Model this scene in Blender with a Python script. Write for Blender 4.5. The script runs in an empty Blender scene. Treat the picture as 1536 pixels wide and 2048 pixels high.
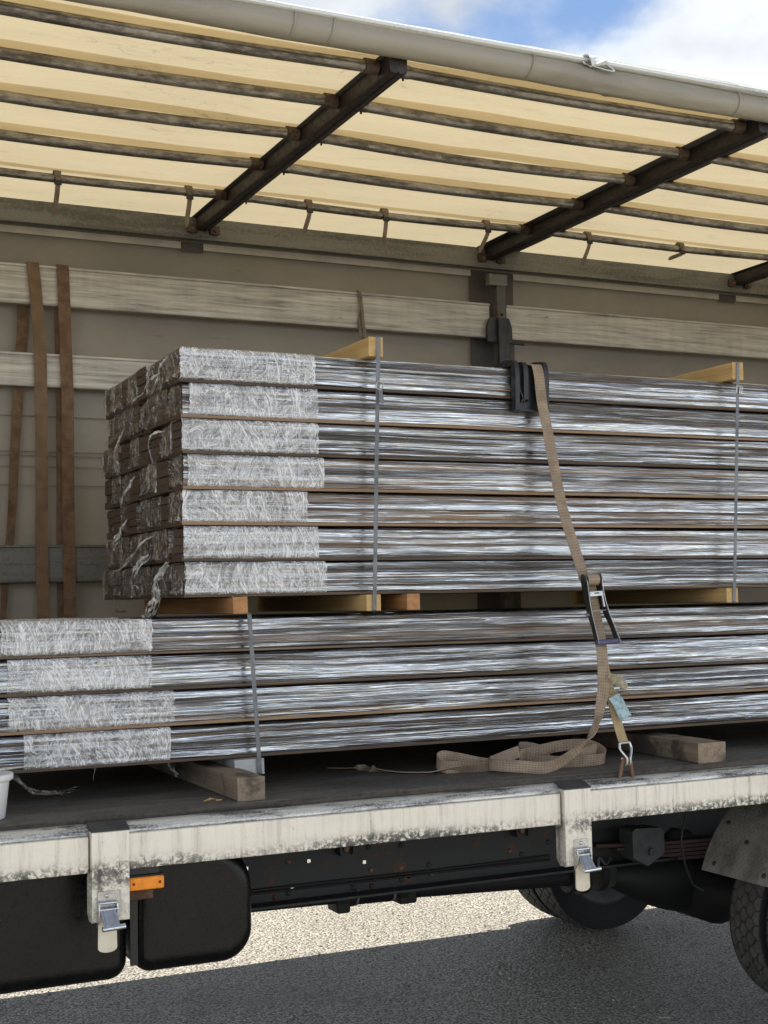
import bpy, math, random
from mathutils import Vector, Matrix, noise
random.seed(7)
S = bpy.context.scene
COL = S.collection

# ------------------------------------------------------------------ camera
cam_d = bpy.data.cameras.new("camera")
cam = bpy.data.objects.new("camera", cam_d); COL.objects.link(cam)
Rr = Vector((0.9033346, -0.4284916, -0.0195337))
Dn = Vector((0.0096522, 0.0658345, -0.9977839))
Fw = Vector((0.4288280, 0.9011442, 0.0636065))
m3 = Matrix((Rr, -Dn, -Fw)).transposed()
cam.matrix_world = Matrix.Translation((0, -4.5, 1.79)) @ m3.to_4x4()
cam_d.sensor_fit = 'VERTICAL'; cam_d.sensor_height = 24.0
cam_d.lens = 24.0 * 2752.0 / 2048.0
cam_d.clip_start = 0.05; cam_d.clip_end = 2000
S.camera = cam

# ------------------------------------------------------------------ sun and sky
SUN = Vector((0.10, 0.17, 1.0)).normalized()
sd = bpy.data.lights.new("sun", 'SUN'); sd.energy = 5.0; sd.angle = math.radians(0.53); sd.color = (1.0, 0.95, 0.86)
so = bpy.data.objects.new("sun", sd); COL.objects.link(so)
so.rotation_euler = (-SUN).to_track_quat('-Z', 'Y').to_euler()
W = bpy.data.worlds.new("World"); S.world = W; W.use_nodes = True
wn = W.node_tree; wn.nodes.clear()
def WN(t, **k):
    n = wn.nodes.new(t)
    for a, b in k.items(): setattr(n, a, b)
    return n
sky = WN('ShaderNodeTexSky', sky_type='NISHITA', sun_disc=False)
sky.sun_elevation = math.asin(SUN.z); sky.sun_rotation = math.atan2(SUN.x, SUN.y)
sky.air_density = 1.0; sky.dust_density = 0.6; sky.ozone_density = 3.5
bg1 = WN('ShaderNodeBackground'); bg1.inputs[1].default_value = 0.068
wn.links.new(sky.outputs[0], bg1.inputs[0])
tc = WN('ShaderNodeTexCoord')
mp = WN('ShaderNodeMapping'); mp.inputs['Scale'].default_value = (1.0, 1.0, 1.7); mp.inputs['Location'].default_value = (0.32, 0.1, 0.45); mp.inputs['Rotation'].default_value = (0, 0, math.radians(-4.5))
wn.links.new(tc.outputs['Generated'], mp.inputs[0])
cn = WN('ShaderNodeTexNoise'); cn.inputs['Scale'].default_value = 4.2; cn.inputs['Detail'].default_value = 8; cn.inputs['Roughness'].default_value = 0.52
wn.links.new(mp.outputs[0], cn.inputs[0])
cr = WN('ShaderNodeMapRange'); cr.interpolation_type = 'SMOOTHSTEP'
cr.inputs[1].default_value = 0.375; cr.inputs[2].default_value = 0.515
wn.links.new(cn.outputs[0], cr.inputs[0])
# unseen low clouds behind the camera, facing the sun, brightened to light the rail
sx = WN('ShaderNodeSeparateXYZ'); wn.links.new(tc.outputs['Generated'], sx.inputs[0])
yr = WN('ShaderNodeMapRange'); yr.interpolation_type = 'SMOOTHSTEP'
for i, v in ((1, 0.45), (2, -0.6), (3, 0.68), (4, 1.02)): yr.inputs[i].default_value = v
wn.links.new(sx.outputs['Y'], yr.inputs[0])
zr = WN('ShaderNodeMapRange'); zr.interpolation_type = 'SMOOTHSTEP'
for i, v in ((1, 0.22), (2, 0.60), (3, 1.0), (4, 0.14)): zr.inputs[i].default_value = v
wn.links.new(sx.outputs['Z'], zr.inputs[0])
mul = WN('ShaderNodeMath', operation='MULTIPLY'); wn.links.new(yr.outputs[0], mul.inputs[0]); wn.links.new(zr.outputs[0], mul.inputs[1])
cn2 = WN('ShaderNodeTexNoise'); cn2.inputs['Scale'].default_value = 5.5; cn2.inputs['Detail'].default_value = 5
wn.links.new(mp.outputs[0], cn2.inputs[0])
c2 = WN('ShaderNodeMapRange'); 
for i, v in ((1, 0.3), (2, 0.7), (3, 0.62), (4, 1.30)): c2.inputs[i].default_value = v
wn.links.new(cn2.outputs[0], c2.inputs[0])
mul2 = WN('ShaderNodeMath', operation='MULTIPLY'); wn.links.new(mul.outputs[0], mul2.inputs[0]); wn.links.new(c2.outputs[0], mul2.inputs[1])
bg2 = WN('ShaderNodeBackground'); bg2.inputs[0].default_value = (0.90, 0.945, 1.0, 1)
wn.links.new(mul2.outputs[0], bg2.inputs[1])
mxs = WN('ShaderNodeMixShader'); wn.links.new(cr.outputs[0], mxs.inputs[0])
wn.links.new(bg1.outputs[0], mxs.inputs[1]); wn.links.new(bg2.outputs[0], mxs.inputs[2])
wo = WN('ShaderNodeOutputWorld'); wn.links.new(mxs.outputs[0], wo.inputs[0])

S.view_settings.view_transform = 'Standard'; S.view_settings.look = 'None'
S.view_settings.exposure = 1.25; S.view_settings.gamma = 1.0
S.cycles.max_bounces = 10; S.cycles.transparent_max_bounces = 24
S.cycles.transmission_bounces = 8; S.cycles.diffuse_bounces = 5
S.cycles.caustics_reflective = False; S.cycles.caustics_refractive = False

# ------------------------------------------------------------------ material helpers
class NT:
    def __init__(s, name, disp=False):
        s.m = bpy.data.materials.new(name); s.m.use_nodes = True; s.t = s.m.node_tree
        s.t.nodes.clear(); s.out = s.t.nodes.new('ShaderNodeOutputMaterial')
        s.tc = s.t.nodes.new('ShaderNodeTexCoord'); s.co = s.tc.outputs['Object']
    def n(s, t, **k):
        x = s.t.nodes.new(t)
        for a, b in k.items(): setattr(x, a, b)
        return x
    def put(s, sock, v):
        if hasattr(v, 'is_linked'): s.t.links.new(v, sock)
        elif isinstance(v, tuple) and len(v) == 3 and sock.type == 'RGBA': sock.default_value = (*v, 1)
        else: sock.default_value = v
    def rnd(s):                                   # coordinates shifted by the object's random number
        oi = s.n('ShaderNodeObjectInfo'); k = s.math('MULTIPLY', oi.outputs['Random'], 71.0)
        a = s.n('ShaderNodeVectorMath', operation='ADD'); s.put(a.inputs[0], s.co)
        cb = s.n('ShaderNodeCombineXYZ'); s.put(cb.inputs[0], k); s.put(cb.inputs[1], k); s.put(cb.inputs[2], k)
        s.put(a.inputs[1], cb.outputs[0]); s.co = a.outputs[0]; s.random = oi.outputs['Random']
    def map(s, scale, loc=(0, 0, 0), rot=(0, 0, 0), vec=None):
        x = s.n('ShaderNodeMapping'); s.put(x.inputs[0], vec or s.co)
        x.inputs['Scale'].default_value = scale; x.inputs['Location'].default_value = loc; x.inputs['Rotation'].default_value = rot
        return x.outputs[0]
    def noise(s, vec, scale=1.0, detail=4, rough=0.55, dist=0.0, col=False):
        x = s.n('ShaderNodeTexNoise'); s.put(x.inputs['Vector'], vec); x.inputs['Scale'].default_value = scale
        x.inputs['Detail'].default_value = detail; x.inputs['Roughness'].default_value = rough; x.inputs['Distortion'].default_value = dist
        return x.outputs[1 if col else 0]
    def voro(s, vec, scale, feature='F1', out=0, rnd=1.0):
        x = s.n('ShaderNodeTexVoronoi', feature=feature); s.put(x.inputs['Vector'], vec); x.inputs['Scale'].default_value = scale
        x.inputs['Randomness'].default_value = rnd
        return x.outputs[out]
    def rng(s, f, a, b, c=0.0, d=1.0, smooth=True):
        x = s.n('ShaderNodeMapRange'); x.interpolation_type = 'SMOOTHSTEP' if smooth else 'LINEAR'
        s.put(x.inputs[0], f)
        for i, v in ((1, a), (2, b), (3, c), (4, d)): s.put(x.inputs[i], v)
        return x.outputs[0]
    def math(s, op, a, b=0.0, c=0.0):
        x = s.n('ShaderNodeMath', operation=op); s.put(x.inputs[0], a); s.put(x.inputs[1], b); s.put(x.inputs[2], c)
        return x.outputs[0]
    def mix(s, f, a, b):
        x = s.n('ShaderNodeMixRGB'); s.put(x.inputs[0], f); s.put(x.inputs[1], a); s.put(x.inputs[2], b)
        return x.outputs[0]
    def ramp(s, f, stops):
        x = s.n('ShaderNodeValToRGB'); s.put(x.inputs[0], f); e = x.color_ramp.elements
        while len(e) < len(stops): e.new(0.5)
        for el, (p, c) in zip(e, stops): el.position = p; el.color = (*c, 1)
        return x.outputs[0]
    def bump(s, h, dist=0.002, strength=1.0, normal=None):
        x = s.n('ShaderNodeBump'); x.inputs['Strength'].default_value = strength; x.inputs['Distance'].default_value = dist
        s.put(x.inputs['Height'], h)
        if normal is not None: s.put(x.inputs['Normal'], normal)
        return x.outputs[0]
    def bsdf(s, col, rough=0.6, metal=0.0, normal=None, spec=0.5):
        x = s.n('ShaderNodeBsdfPrincipled'); s.put(x.inputs['Base Color'], col); s.put(x.inputs['Roughness'], rough)
        s.put(x.inputs['Metallic'], metal); s.put(x.inputs['Specular IOR Level'], spec)
        if normal is not None: s.put(x.inputs['Normal'], normal)
        return x.outputs[0]
    def mixs(s, f, a, b):
        x = s.n('ShaderNodeMixShader'); s.put(x.inputs[0], f); s.t.links.new(a, x.inputs[1]); s.t.links.new(b, x.inputs[2])
        return x.outputs[0]
    def sep(s, v=None):
        x = s.n('ShaderNodeSeparateXYZ'); s.put(x.inputs[0], v or s.co); return x.outputs
    def done(s, surf):
        s.t.links.new(surf, s.out.inputs[0]); return s.m

def worn(name, base, dark, rough=0.55, metal=0.0, scale=(3, 3, 3), amt=(0.5, 0.7), bumpd=0.0008, fine=60):
    k = NT(name); k.rnd()
    a = k.noise(k.map(scale), 1.0, 6, 0.65)
    b = k.noise(k.co, fine, 4, 0.6)
    f = k.rng(k.math('ADD', a, k.math('MULTIPLY', k.math('SUBTRACT', b, 0.5), 0.35)), *amt)
    c = k.mix(f, base, dark)
    return k.done(k.bsdf(c, k.rng(b, .3, .7, rough - .08, rough + .12), metal, k.bump(b, bumpd)))

# aluminium rail, dirty at places
def m_rail():
    k = NT("dirty aluminium")
    st = k.noise(k.map((34, 20, 2.2)), 1.0, 6, 0.72)              # vertical drips
    lo = k.noise(k.map((1.1, 2, 2.5)), 1.0, 5, 0.6)
    sp = k.noise(k.map((150, 150, 60)), 1.0, 4, 0.65)
    z = k.sep()[2]
    band = k.math('MULTIPLY', k.rng(z, 0.985, 0.925), k.rng(z, .86, .93, .38, 1.0))                               # spray dirt gathered on the lower edge
    grime = k.noise(k.map((48, 20, 55)), 1.0, 5, 0.7, 0.6)
    f = k.math('ADD', k.math('MULTIPLY', k.rng(st, .44, .76), .50), k.math('MULTIPLY', k.rng(lo, .46, .72), .30))
    f = k.math('ADD', f, k.math('MULTIPLY', k.math('MULTIPLY', band, k.rng(grime, .36, .58)), k.rng(lo, .3, .55, .35, 1.1)))
    f = k.math('ADD', f, k.math('MULTIPLY', k.rng(sp, .58, .76), .45))
    c = k.ramp(f, [(0, (.86, .81, .71)), (.28, (.70, .655, .57)), (.62, (.27, .25, .22)), (1, (.10, .095, .09))])
    r = k.noise(k.map((3, 3, 1), (4.3, 0, 0)), 1.6, 3, .5)
    c = k.mix(k.math('MULTIPLY', k.rng(r, .73, .78), k.rng(st, .45, .6)), c, (.3, .15, .06))
    return k.done(k.bsdf(c, .5, .15, k.bump(sp, .0006)))
M_RAIL = m_rail()
def m_lip():
    k = NT("scuffed aluminium lip")
    a = k.noise(k.map((3.5, 30, 30)), 1.0, 6, .7); b = k.noise(k.co, 130, 3, .6)
    f = k.rng(k.math('ADD', a, k.math('MULTIPLY', b, .25)), .54, .78)
    c = k.ramp(f, [(0, (.68, .67, .63)), (.45, (.42, .42, .40)), (1, (.07, .07, .07))])
    return k.done(k.bsdf(c, .38, .5, k.bump(b, .0008)))
M_LIP = m_lip()
def m_plank():
    k = NT("stained aluminium plank"); k.rnd()
    a = k.noise(k.map((2.4, 8, 48)), 1.0, 8, .72, .5)
    v = k.noise(k.map((16, 4, 1.3)), 1.0, 5, .6)
    b = k.noise(k.map((5, 8, 45)), 1.0, 3, .6, .3)
    f = k.math('ADD', k.math('MULTIPLY', a, .86), k.math('MULTIPLY', v, .14))
    c = k.ramp(f, [(.33, (.66, .63, .56)), (.48, (.48, .455, .40)), (.58, (.33, .31, .275)), (.72, (.11, .10, .088))])
    c = k.mix(k.rng(b, .70, .76), c, (.05, .045, .04))
    return k.done(k.bsdf(c, .55, .1, k.bump(a, .0008)))
M_PLANK = m_plank()
def m_side():
    k = NT("grey side curtain")
    a = k.noise(k.map((.8, 3, 1.3)), 1.0, 5, .6); b = k.noise(k.map((2.2, 3, 26)), 1.0, 4, .6, .5); d = k.noise(k.co, 300, 2)
    c = k.mix(k.rng(a, .35, .7), (.29, .264, .222), (.20, .182, .152))
    c = k.mix(k.math('MULTIPLY', k.rng(b, .64, .74), k.rng(a, .45, .6)), c, (.06, .055, .045))
    nb = k.bump(a, .02); nb = k.bump(d, .0004, 1, nb)
    s = k.bsdf(c, .6, 0, nb)
    t = k.n('ShaderNodeBsdfTranslucent'); k.put(t.inputs[0], (.30, .25, .17))
    return k.done(k.mixs(.04, s, t.outputs[0]))
M_SIDE = m_side()
def m_tarp(name, tr, df, fac):
    k = NT(name)
    a = k.noise(k.map((1.0, 2.5, 1)), 1.0, 5, .6); w = k.noise(k.map((1.6, 9, 1), (0, 0, 0), (0, 0, .15)), 1.0, 5, .62, .7)
    cr_ = k.noise(k.map((2.5, 7, 1), (3, 1, 0), (0, 0, .5)), 1.0, 3, .55, 1.2)
    crease = k.rng(k.math('ABSOLUTE', k.math('SUBTRACT', cr_, .5)), 0, .012, 1, 0)
    spot = k.math('MULTIPLY', crease, k.rng(a, .5, .62))
    dirt = k.noise(k.map((5, 14, 1)), 1.0, 4, .6, .4)
    v = k.math('ADD', k.math('MULTIPLY', spot, .45), k.math('MULTIPLY', k.rng(dirt, .58, .78), .30))
    v = k.math('ADD', v, k.rng(a, .35, .75, 0, .20))
    c = k.mix(v, tr, tuple(x * .55 for x in tr))
    c2 = k.mix(v, df, tuple(x * .5 for x in df))
    nb = k.bump(w, .02, .9)
    t = k.n('ShaderNodeBsdfTranslucent'); k.put(t.inputs[0], c); k.put(t.inputs['Normal'], nb)
    d = k.bsdf(c2, .5, 0, nb)
    return k.done(k.mixs(fac, d, t.outputs[0]))
M_TARP = m_tarp("translucent cream tarpaulin", (.56, .485, .325), (.56, .495, .37), .285)
M_BAND = m_tarp("sewn tarpaulin pocket", (.86, .755, .575), (.46, .40, .30), .84)
M_ROLL = worn("grey curtain fabric", (.34, .31, .25), (.25, .23, .185), .45, 0, (1.2, 6, 6), (.4, .75), .0003, 220)
M_WHITE = worn("white roof edge", (.74, .76, .75), (.45, .46, .45), .4, 0, (2, 30, 30), (.5, .72), .0004)
M_GREYTRIM = worn("grey roof edge", (.40, .43, .42), (.25, .27, .26), .5, 0, (2, 30, 30), (.45, .7), .0004)
M_BEAM = worn("weathered grey steel", (.20, .197, .18), (.11, .107, .098), .55, .3, (1.2, 6, 14), (.42, .7), .0006)
M_BOW = worn("dark brown steel", (.026, .019, .018), (.011, .009, .009), .55, .0, (3, 2, 9), (.4, .7), .0008, 40)
M_BOWGREY = worn("dark grey strip", (.10, .098, .092), (.065, .062, .06), .6, 0, (2, 2, 2), (.4, .7), .0004)
def m_tube():
    k = NT("worn roof tube"); k.rnd()
    a = k.noise(k.map((3.5, 16, 16)), 1.0, 6, .68); b = k.noise(k.map((22, 60, 60)), 1.0, 4, .7); g = k.noise(k.co, 4, 3)
    f = k.math('ADD', k.math('MULTIPLY', a, .6), k.math('MULTIPLY', b, .4))
    c = k.ramp(f, [(.30, (.46, .43, .39)), (.46, (.31, .29, .26)), (.56, (.15, .135, .12)), (.70, (.05, .043, .038))])
    c = k.mix(k.rng(g, .62, .75, 0, .6), c, (.13, .095, .07))
    return k.done(k.bsdf(c, k.rng(b, .3, .7, .26, .48), .75, k.bump(b, .0006)))
M_TUBE = m_tube()
def m_rust(name, base, rust, th=.5):
    k = NT(name); k.rnd()
    a = k.noise(k.co, 9, 6, .68); b = k.noise(k.co, 70, 4, .6)
    c = k.mix(k.rng(k.math('ADD', a, k.math('MULTIPLY', k.math('SUBTRACT', b, .5), .4)), th, th + .16), base, rust)
    return k.done(k.bsdf(c, .65, .2, k.bump(b, .0012)))
M_COLLAR = m_rust("rusty collar", (.10, .07, .05), (.045, .022, .014), .45)
M_RUST = m_rust("rusty steel", (.19, .11, .07), (.09, .045, .025), .45)
M_COLUMN = m_rust("scuffed grey column", (.12, .11, .10), (.07, .045, .03), .55)
M_LOCK = worn("dark lock casting", (.045, .047, .05), (.02, .02, .02), .5, .3, (8, 8, 8), (.4, .7), .0006)
def m_deck():
    k = NT("dark plywood deck")
    a = k.noise(k.map((2.2, 5, 5)), 1.0, 7, .7, .5); b = k.noise(k.map((1.2, 34, 34), (0, 0, 0), (0, 0, .06)), 1.0, 5, .65, .6); d = k.noise(k.map((40, 60, 60)), 1.0, 3, .6)
    f = k.math('ADD', k.math('MULTIPLY', a, .6), k.math('MULTIPLY', b, .4))
    c = k.ramp(f, [(.3, (.048, .043, .038)), (.5, (.10, .09, .08)), (.62, (.175, .16, .14)), (.8, (.28, .26, .225))])
    sc = k.noise(k.map((3, 42, 10), (0, 0, 0), (0, 0, .7)), 1.0, 3, .6, 1.2)
    c = k.mix(k.rng(sc, .70, .75, 0, .5), c, (.28, .25, .2))
    return k.done(k.bsdf(c, k.rng(d, .3, .7, .42, .62), 0, k.bump(k.math('ADD', d, b), .0014)))
M_DECK = m_deck()
M_DECKEDGE = worn("plywood edge", (.075, .062, .05), (.03, .026, .022), .7, 0, (2, 60, 90), (.4, .65), .001)
def m_timber(name, light, dark, stain, st=.62):
    k = NT(name); k.rnd()
    g = k.noise(k.map((30, 1.1, 30)), 1.0, 5, .62, .8); f2 = k.noise(k.map((150, 4, 150)), 1.0, 3, .6); a = k.noise(k.co, 5, 5, .65)
    c = k.mix(k.rng(k.math('ADD', k.math('MULTIPLY', g, .7), k.math('MULTIPLY', f2, .3)), .35, .68), light, dark)
    c = k.mix(k.rng(a, st, st + .14), c, stain)
    return k.done(k.bsdf(c, .75, 0, k.bump(k.math('ADD', g, f2), .0016)))
M_OLD = m_timber("weathered timber", (.30, .235, .165), (.17, .13, .095), (.08, .062, .05), .5)
M_NEW = m_timber("fresh pine", (.62, .43, .19), (.47, .29, .11), (.30, .18, .08), .66)
M_ORANGE = m_timber("reddish pine", (.48, .25, .10), (.34, .155, .06), (.2, .09, .04), .62)
M_GREYW = worn("grey steel bearer", (.42, .43, .43), (.22, .22, .22), .5, .4, (9, 9, 9), (.45, .7))

# heat-treated boards
def m_board():
    k = NT("dark heat treated board"); k.rnd()
    g = k.noise(k.map((.7, 40, 120)), 1.0, 5, .62, .4); g2 = k.noise(k.map((3, 90, 300)), 1.0, 3, .6)
    tint = k.rng(k.random, 0, 1, .0, .55, False)
    f = k.math('ADD', k.math('MULTIPLY', g, .65), k.math('MULTIPLY', g2, .35))
    c = k.ramp(f, [(.36, (.022, .014, .010)), (.5, (.075, .047, .029)), (.6, (.21, .14, .085)), (.72, (.46, .33, .20))])
    c = k.mix(tint, c, (.085, .055, .036)); c = k.mix(k.rng(k.math('FRACT', k.math('MULTIPLY', k.random, 17.3)), .66, .68, 0, .6), c, (.40, .255, .15))
    geo = k.n('ShaderNodeNewGeometry'); nx = k.math('ABSOLUTE', k.sep(geo.outputs['Normal'])[0]); gp = k.noise(k.co, 160, 3)
    c = k.mix(k.rng(nx, .6, .9, 0, .9), c, k.mix(k.rng(gp, .4, .65), (.050, .034, .025), (.105, .070, .048)))   # sawn end grain soaks darker
    return k.done(k.bsdf(c, .6, 0, k.bump(f, .0012)))
M_BOARD = m_board()
def m_film():
    k = NT("clear stretch film"); k.rnd()
    warp = k.noise(k.map((1.1, 5, 9)), 1.0, 3, .5, 0, True)
    vv = k.n('ShaderNodeVectorMath', operation='MULTIPLY_ADD'); k.put(vv.inputs[0], warp); vv.inputs[1].default_value = (.0, .022, .022); k.put(vv.inputs[2], k.co)
    w2 = k.noise(k.map((3.2, 9, 11), (2, 5, 1)), 1.0, 2, .5, 0, True)
    v2 = k.n('ShaderNodeVectorMath', operation='MULTIPLY_ADD'); k.put(v2.inputs[0], w2); v2.inputs[1].default_value = (.0, .009, .009); k.put(v2.inputs[2], vv.outputs[0])
    v = v2.outputs[0]
    a = k.noise(k.map((.5, 44, 44), vec=v), 1.0, 2, .5); b = k.noise(k.map((1.15, 125, 125), vec=v), 1.0, 2, .55); c_ = k.noise(k.map((2.6, 260, 260), vec=v), 1.0, 2, .5)
    h = k.math('ADD', k.math('MULTIPLY', a, 1.0), k.math('ADD', k.math('MULTIPLY', b, .42), k.math('MULTIPLY', c_, .12)))
    nb = k.bump(h, .017, 1.0)
    gl = k.n('ShaderNodeBsdfGlossy'); k.put(gl.inputs['Color'], (.88, .94, 1.0)); gl.inputs['Roughness'].default_value = .09; k.put(gl.inputs['Normal'], nb)
    tr = k.n('ShaderNodeBsdfTransparent'); k.put(tr.inputs[0], (.95, .95, .95))
    fr = k.n('ShaderNodeFresnel'); fr.inputs[0].default_value = 1.45; k.put(fr.inputs['Normal'], nb)
    patch = k.noise(k.map((.5, 44, 44), (7, 3, 2), vec=v), 1.0, 3, .55)
    fine = k.noise(k.map((2.2, 210, 210), (1, 3, 2), vec=v), 1.0, 2, .55)
    pf = k.math('ADD', patch, k.math('MULTIPLY', k.math('SUBTRACT', fine, .5), .35))
    fac = k.math('ADD', k.math('MULTIPLY', fr.outputs[0], 1.2), k.rng(pf, .40, .62, .05, .70))
    s = k.mixs(k.math('MINIMUM', fac, .95), tr.outputs[0], gl.outputs[0])
    df = k.n('ShaderNodeBsdfDiffuse'); k.put(df.inputs[0], (.80, .86, 1.0)); k.put(df.inputs['Normal'], nb)
    s = k.mixs(k.math('MULTIPLY', k.rng(fine, .56, .70), k.rng(patch, .38, .58, .06, .48)), s, df.outputs[0])
    return k.done(s)
M_FILM = m_film()
def m_wrap(name, amount, white, dens, axis=(0, 1, 0), gloss=.3):
    """stretch film in many layers: clear plastic crossed by milky creases"""
    k = NT(name); raw = k.co; k.rnd()
    ang = k.math('MULTIPLY', k.math('SUBTRACT', k.noise(k.co, 5.0, 2, .5), .5), 2.5)
    def rot(extra):
        x = k.n('ShaderNodeVectorRotate', rotation_type='AXIS_ANGLE'); k.put(x.inputs['Vector'], raw); x.inputs['Axis'].default_value = axis; x.inputs['Center'].default_value = (.27, .07, .06)
        k.put(x.inputs['Angle'], k.math('ADD', ang, extra))
        sh_ = k.n('ShaderNodeVectorMath', operation='ADD'); k.put(sh_.inputs[0], x.outputs[0]); cb = k.n('ShaderNodeCombineXYZ')
        for q in range(3): k.put(cb.inputs[q], k.math('MULTIPLY', k.random, 13.0 + 5 * q))
        k.put(sh_.inputs[1], cb.outputs[0]); return sh_.outputs[0]
    def ridge(vec, sc, w, det=2, dist=.7, loc=(0, 0, 0)):
        n_ = k.noise(k.map(sc, loc, vec=vec), 1.0, det, .55, dist)
        return n_, k.rng(k.math('ABSOLUTE', k.math('SUBTRACT', n_, .5)), .0, w, 1, 0)
    a, ra = ridge(rot(-1.15), (3.5, 44, 44) if axis[1] else (26, 3, 34), .040, 2, .3)
    b, rb = ridge(rot(1.25), (6, 80, 80) if axis[1] else (46, 6, 60), .045, 2, .3, (3, 1, 7))
    c, rc = ridge(rot(-1.3), (3, 15, 15) if axis[1] else (16, 3, 18), .016, 2, .5, (8, 4, 1))
    p = k.noise(k.co, 11, 4, .6)
    h = k.math('ADD', a, k.math('ADD', k.math('MULTIPLY', b, .7), k.math('MULTIPLY', c, .8)))
    nb = k.bump(h, .011, 1.0)
    f = k.math('ADD', k.math('ADD', k.math('MULTIPLY', ra, .75), k.math('MULTIPLY', rb, .5)), k.math('MULTIPLY', rc, .7))
    f = k.math('MULTIPLY', f, k.rng(p, .34, .58, .35, 1.0))
    f = k.math('MINIMUM', k.math('ADD', k.math('MULTIPLY', f, dens), k.math('MULTIPLY', k.rng(p, .32, .62, .25, 1.7), amount)), .97)
    df = k.n('ShaderNodeBsdfDiffuse'); k.put(df.inputs[0], white)
    tl = k.n('ShaderNodeBsdfTranslucent'); k.put(tl.inputs[0], white)
    d2 = k.mixs(.15, df.outputs[0], tl.outputs[0])
    tr = k.n('ShaderNodeBsdfTransparent'); tr.inputs[0].default_value = (.96, .96, .96, 1)
    gl = k.n('ShaderNodeBsdfGlossy'); gl.inputs['Roughness'].default_value = .16; k.put(gl.inputs['Normal'], nb)
    clear = k.mixs(k.math('MULTIPLY', k.rng(b, .4, .6, .5, 1.3), gloss), tr.outputs[0], gl.outputs[0])
    return k.done(k.mixs(f, clear, d2))
M_WRAP = m_wrap("crinkled white end wrap", .16, (.97, .975, .985), .78, (0, 1, 0), .24)
M_TUFT = m_wrap("loose crumpled film", .015, (.80, .75, .67), .40, (1, 0, 0), .10)
M_TAIL = m_wrap("twisted film tail", .40, (.84, .82, .78), .6, (1, 0, 0), .4)
def m_web(name, base, dark, dots=True, warm=None):
    k = NT(name)
    uv = k.tc.outputs['UV']; u, v, _ = k.sep(uv)
    a = k.noise(k.co, 16, 4, .6); fine = k.noise(k.co, 420, 2)
    c = k.mix(k.rng(a, .35, .7), base, dark)
    h = k.math('SINE', k.math('MULTIPLY', v, 900.0))
    if dots:
        fu = k.math('ABSOLUTE', k.math('SUBTRACT', k.math('FRACT', k.math('MULTIPLY', u, 5.0)), .5))
        fv = k.math('ABSOLUTE', k.math('SUBTRACT', k.math('FRACT', k.math('MULTIPLY', v, 78.0)), .5))
        d = k.math('MULTIPLY', k.rng(fu, .12, .22, 1, 0), k.rng(fv, .2, .3, 1, 0))
        c = k.mix(k.math('MULTIPLY', d, .6), c, tuple(x * .22 for x in dark))
    return k.done(k.bsdf(c, .85, 0, k.bump(k.math('ADD', fine, k.math('MULTIPLY', h, .3)), .0006), .2))
M_WEB = m_web("beige webbing", (.39, .305, .225), (.27, .205, .15))
M_WEBPLAIN = m_web("yellowed webbing", (.44, .34, .20), (.33, .25, .14), False)
M_WEBBROWN = m_web("brown webbing", (.235, .16, .10), (.16, .105, .065))
M_WEBBROWN2 = m_web("plain brown webbing", (.20, .125, .078), (.115, .072, .046), False)
M_WEBGREY = m_web("grey webbing", (.25, .20, .155), (.15, .12, .095), False)
def m_simple(name, col, rough, metal=0.0, var=.25, sc=14, spec=.5):
    k = NT(name); k.rnd(); a = k.noise(k.co, sc, 4, .6); b = k.noise(k.co, sc * 12, 3, .6)
    c = k.mix(k.rng(a, .35, .7), col, tuple(x * (1 - var * 1.6) for x in col))
    return k.done(k.bsdf(c, k.rng(b, .3, .7, max(.05, rough - .07), rough + .08), metal, k.bump(b, .0003), spec))
M_BANDST = m_simple("grey steel band", (.20, .215, .23), .5, .3)
M_PLASTIC = m_simple("black plastic", (.013, .014, .016), .42, 0, .3, 30)
M_GUN = m_simple("gunmetal", (.06, .06, .055), .45, .6)
M_STEEL = m_simple("bright zinc steel", (.62, .62, .60), .30, .85, .2, 30)
M_CHROME = m_simple("polished steel", (.72, .76, .82), .16, 1.0, .12, 20)
M_BLUEGRIP = m_simple("violet grip", (.12, .115, .24), .5)
M_CREAM = m_simple("cream painted tongue", (.74, .68, .55), .5, 0, .12)
M_LABEL = m_simple("cream label", (.58, .53, .39), .7, 0, .25, 60)
M_LABELB = m_simple("pale blue label", (.40, .55, .60), .65, 0, .3, 60)
M_ORANGER = m_simple("orange reflector", (.95, .30, .02), .25, 0, .1, 40)
M_BLACK = m_simple("black rubber cap", (.055, .055, .054), .6)
M_TANK = m_simple("black painted tank", (.006, .006, .0065), .30, 0, .3, 5, .32)
M_BUCKET = m_simple("white bucket plastic", (.78, .79, .80), .4, 0, .06, 6)
M_CHASSIS = m_rust("dark chassis paint", (.028, .030, .032), (.075, .036, .020), .555)
M_SHAFT = m_rust("black greasy steel", (.012, .012, .012), (.035, .025, .018), .60)
M_SPRING = m_rust("rusty leaf spring", (.035, .019, .014), (.022, .012, .009), .5)
M_GREYBOX = m_simple("grey casting", (.055, .058, .062), .6)
def m_tyre():
    k = NT("tyre rubber"); k.rnd(); a = k.noise(k.co, 14, 4, .6); b = k.noise(k.co, 190, 3, .6)
    yy = k.math('ABSOLUTE', k.sep(k.tc.outputs['Object'])[1]); c = k.mix(k.rng(a, .35, .7), (.10, .094, .086), (.055, .052, .049)); c = k.mix(k.rng(yy, .088, .098), c, (.014, .014, .016))
    return k.done(k.bsdf(c, .75, 0, k.bump(b, .0008), .3))
M_TYRE = m_tyre()
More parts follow.
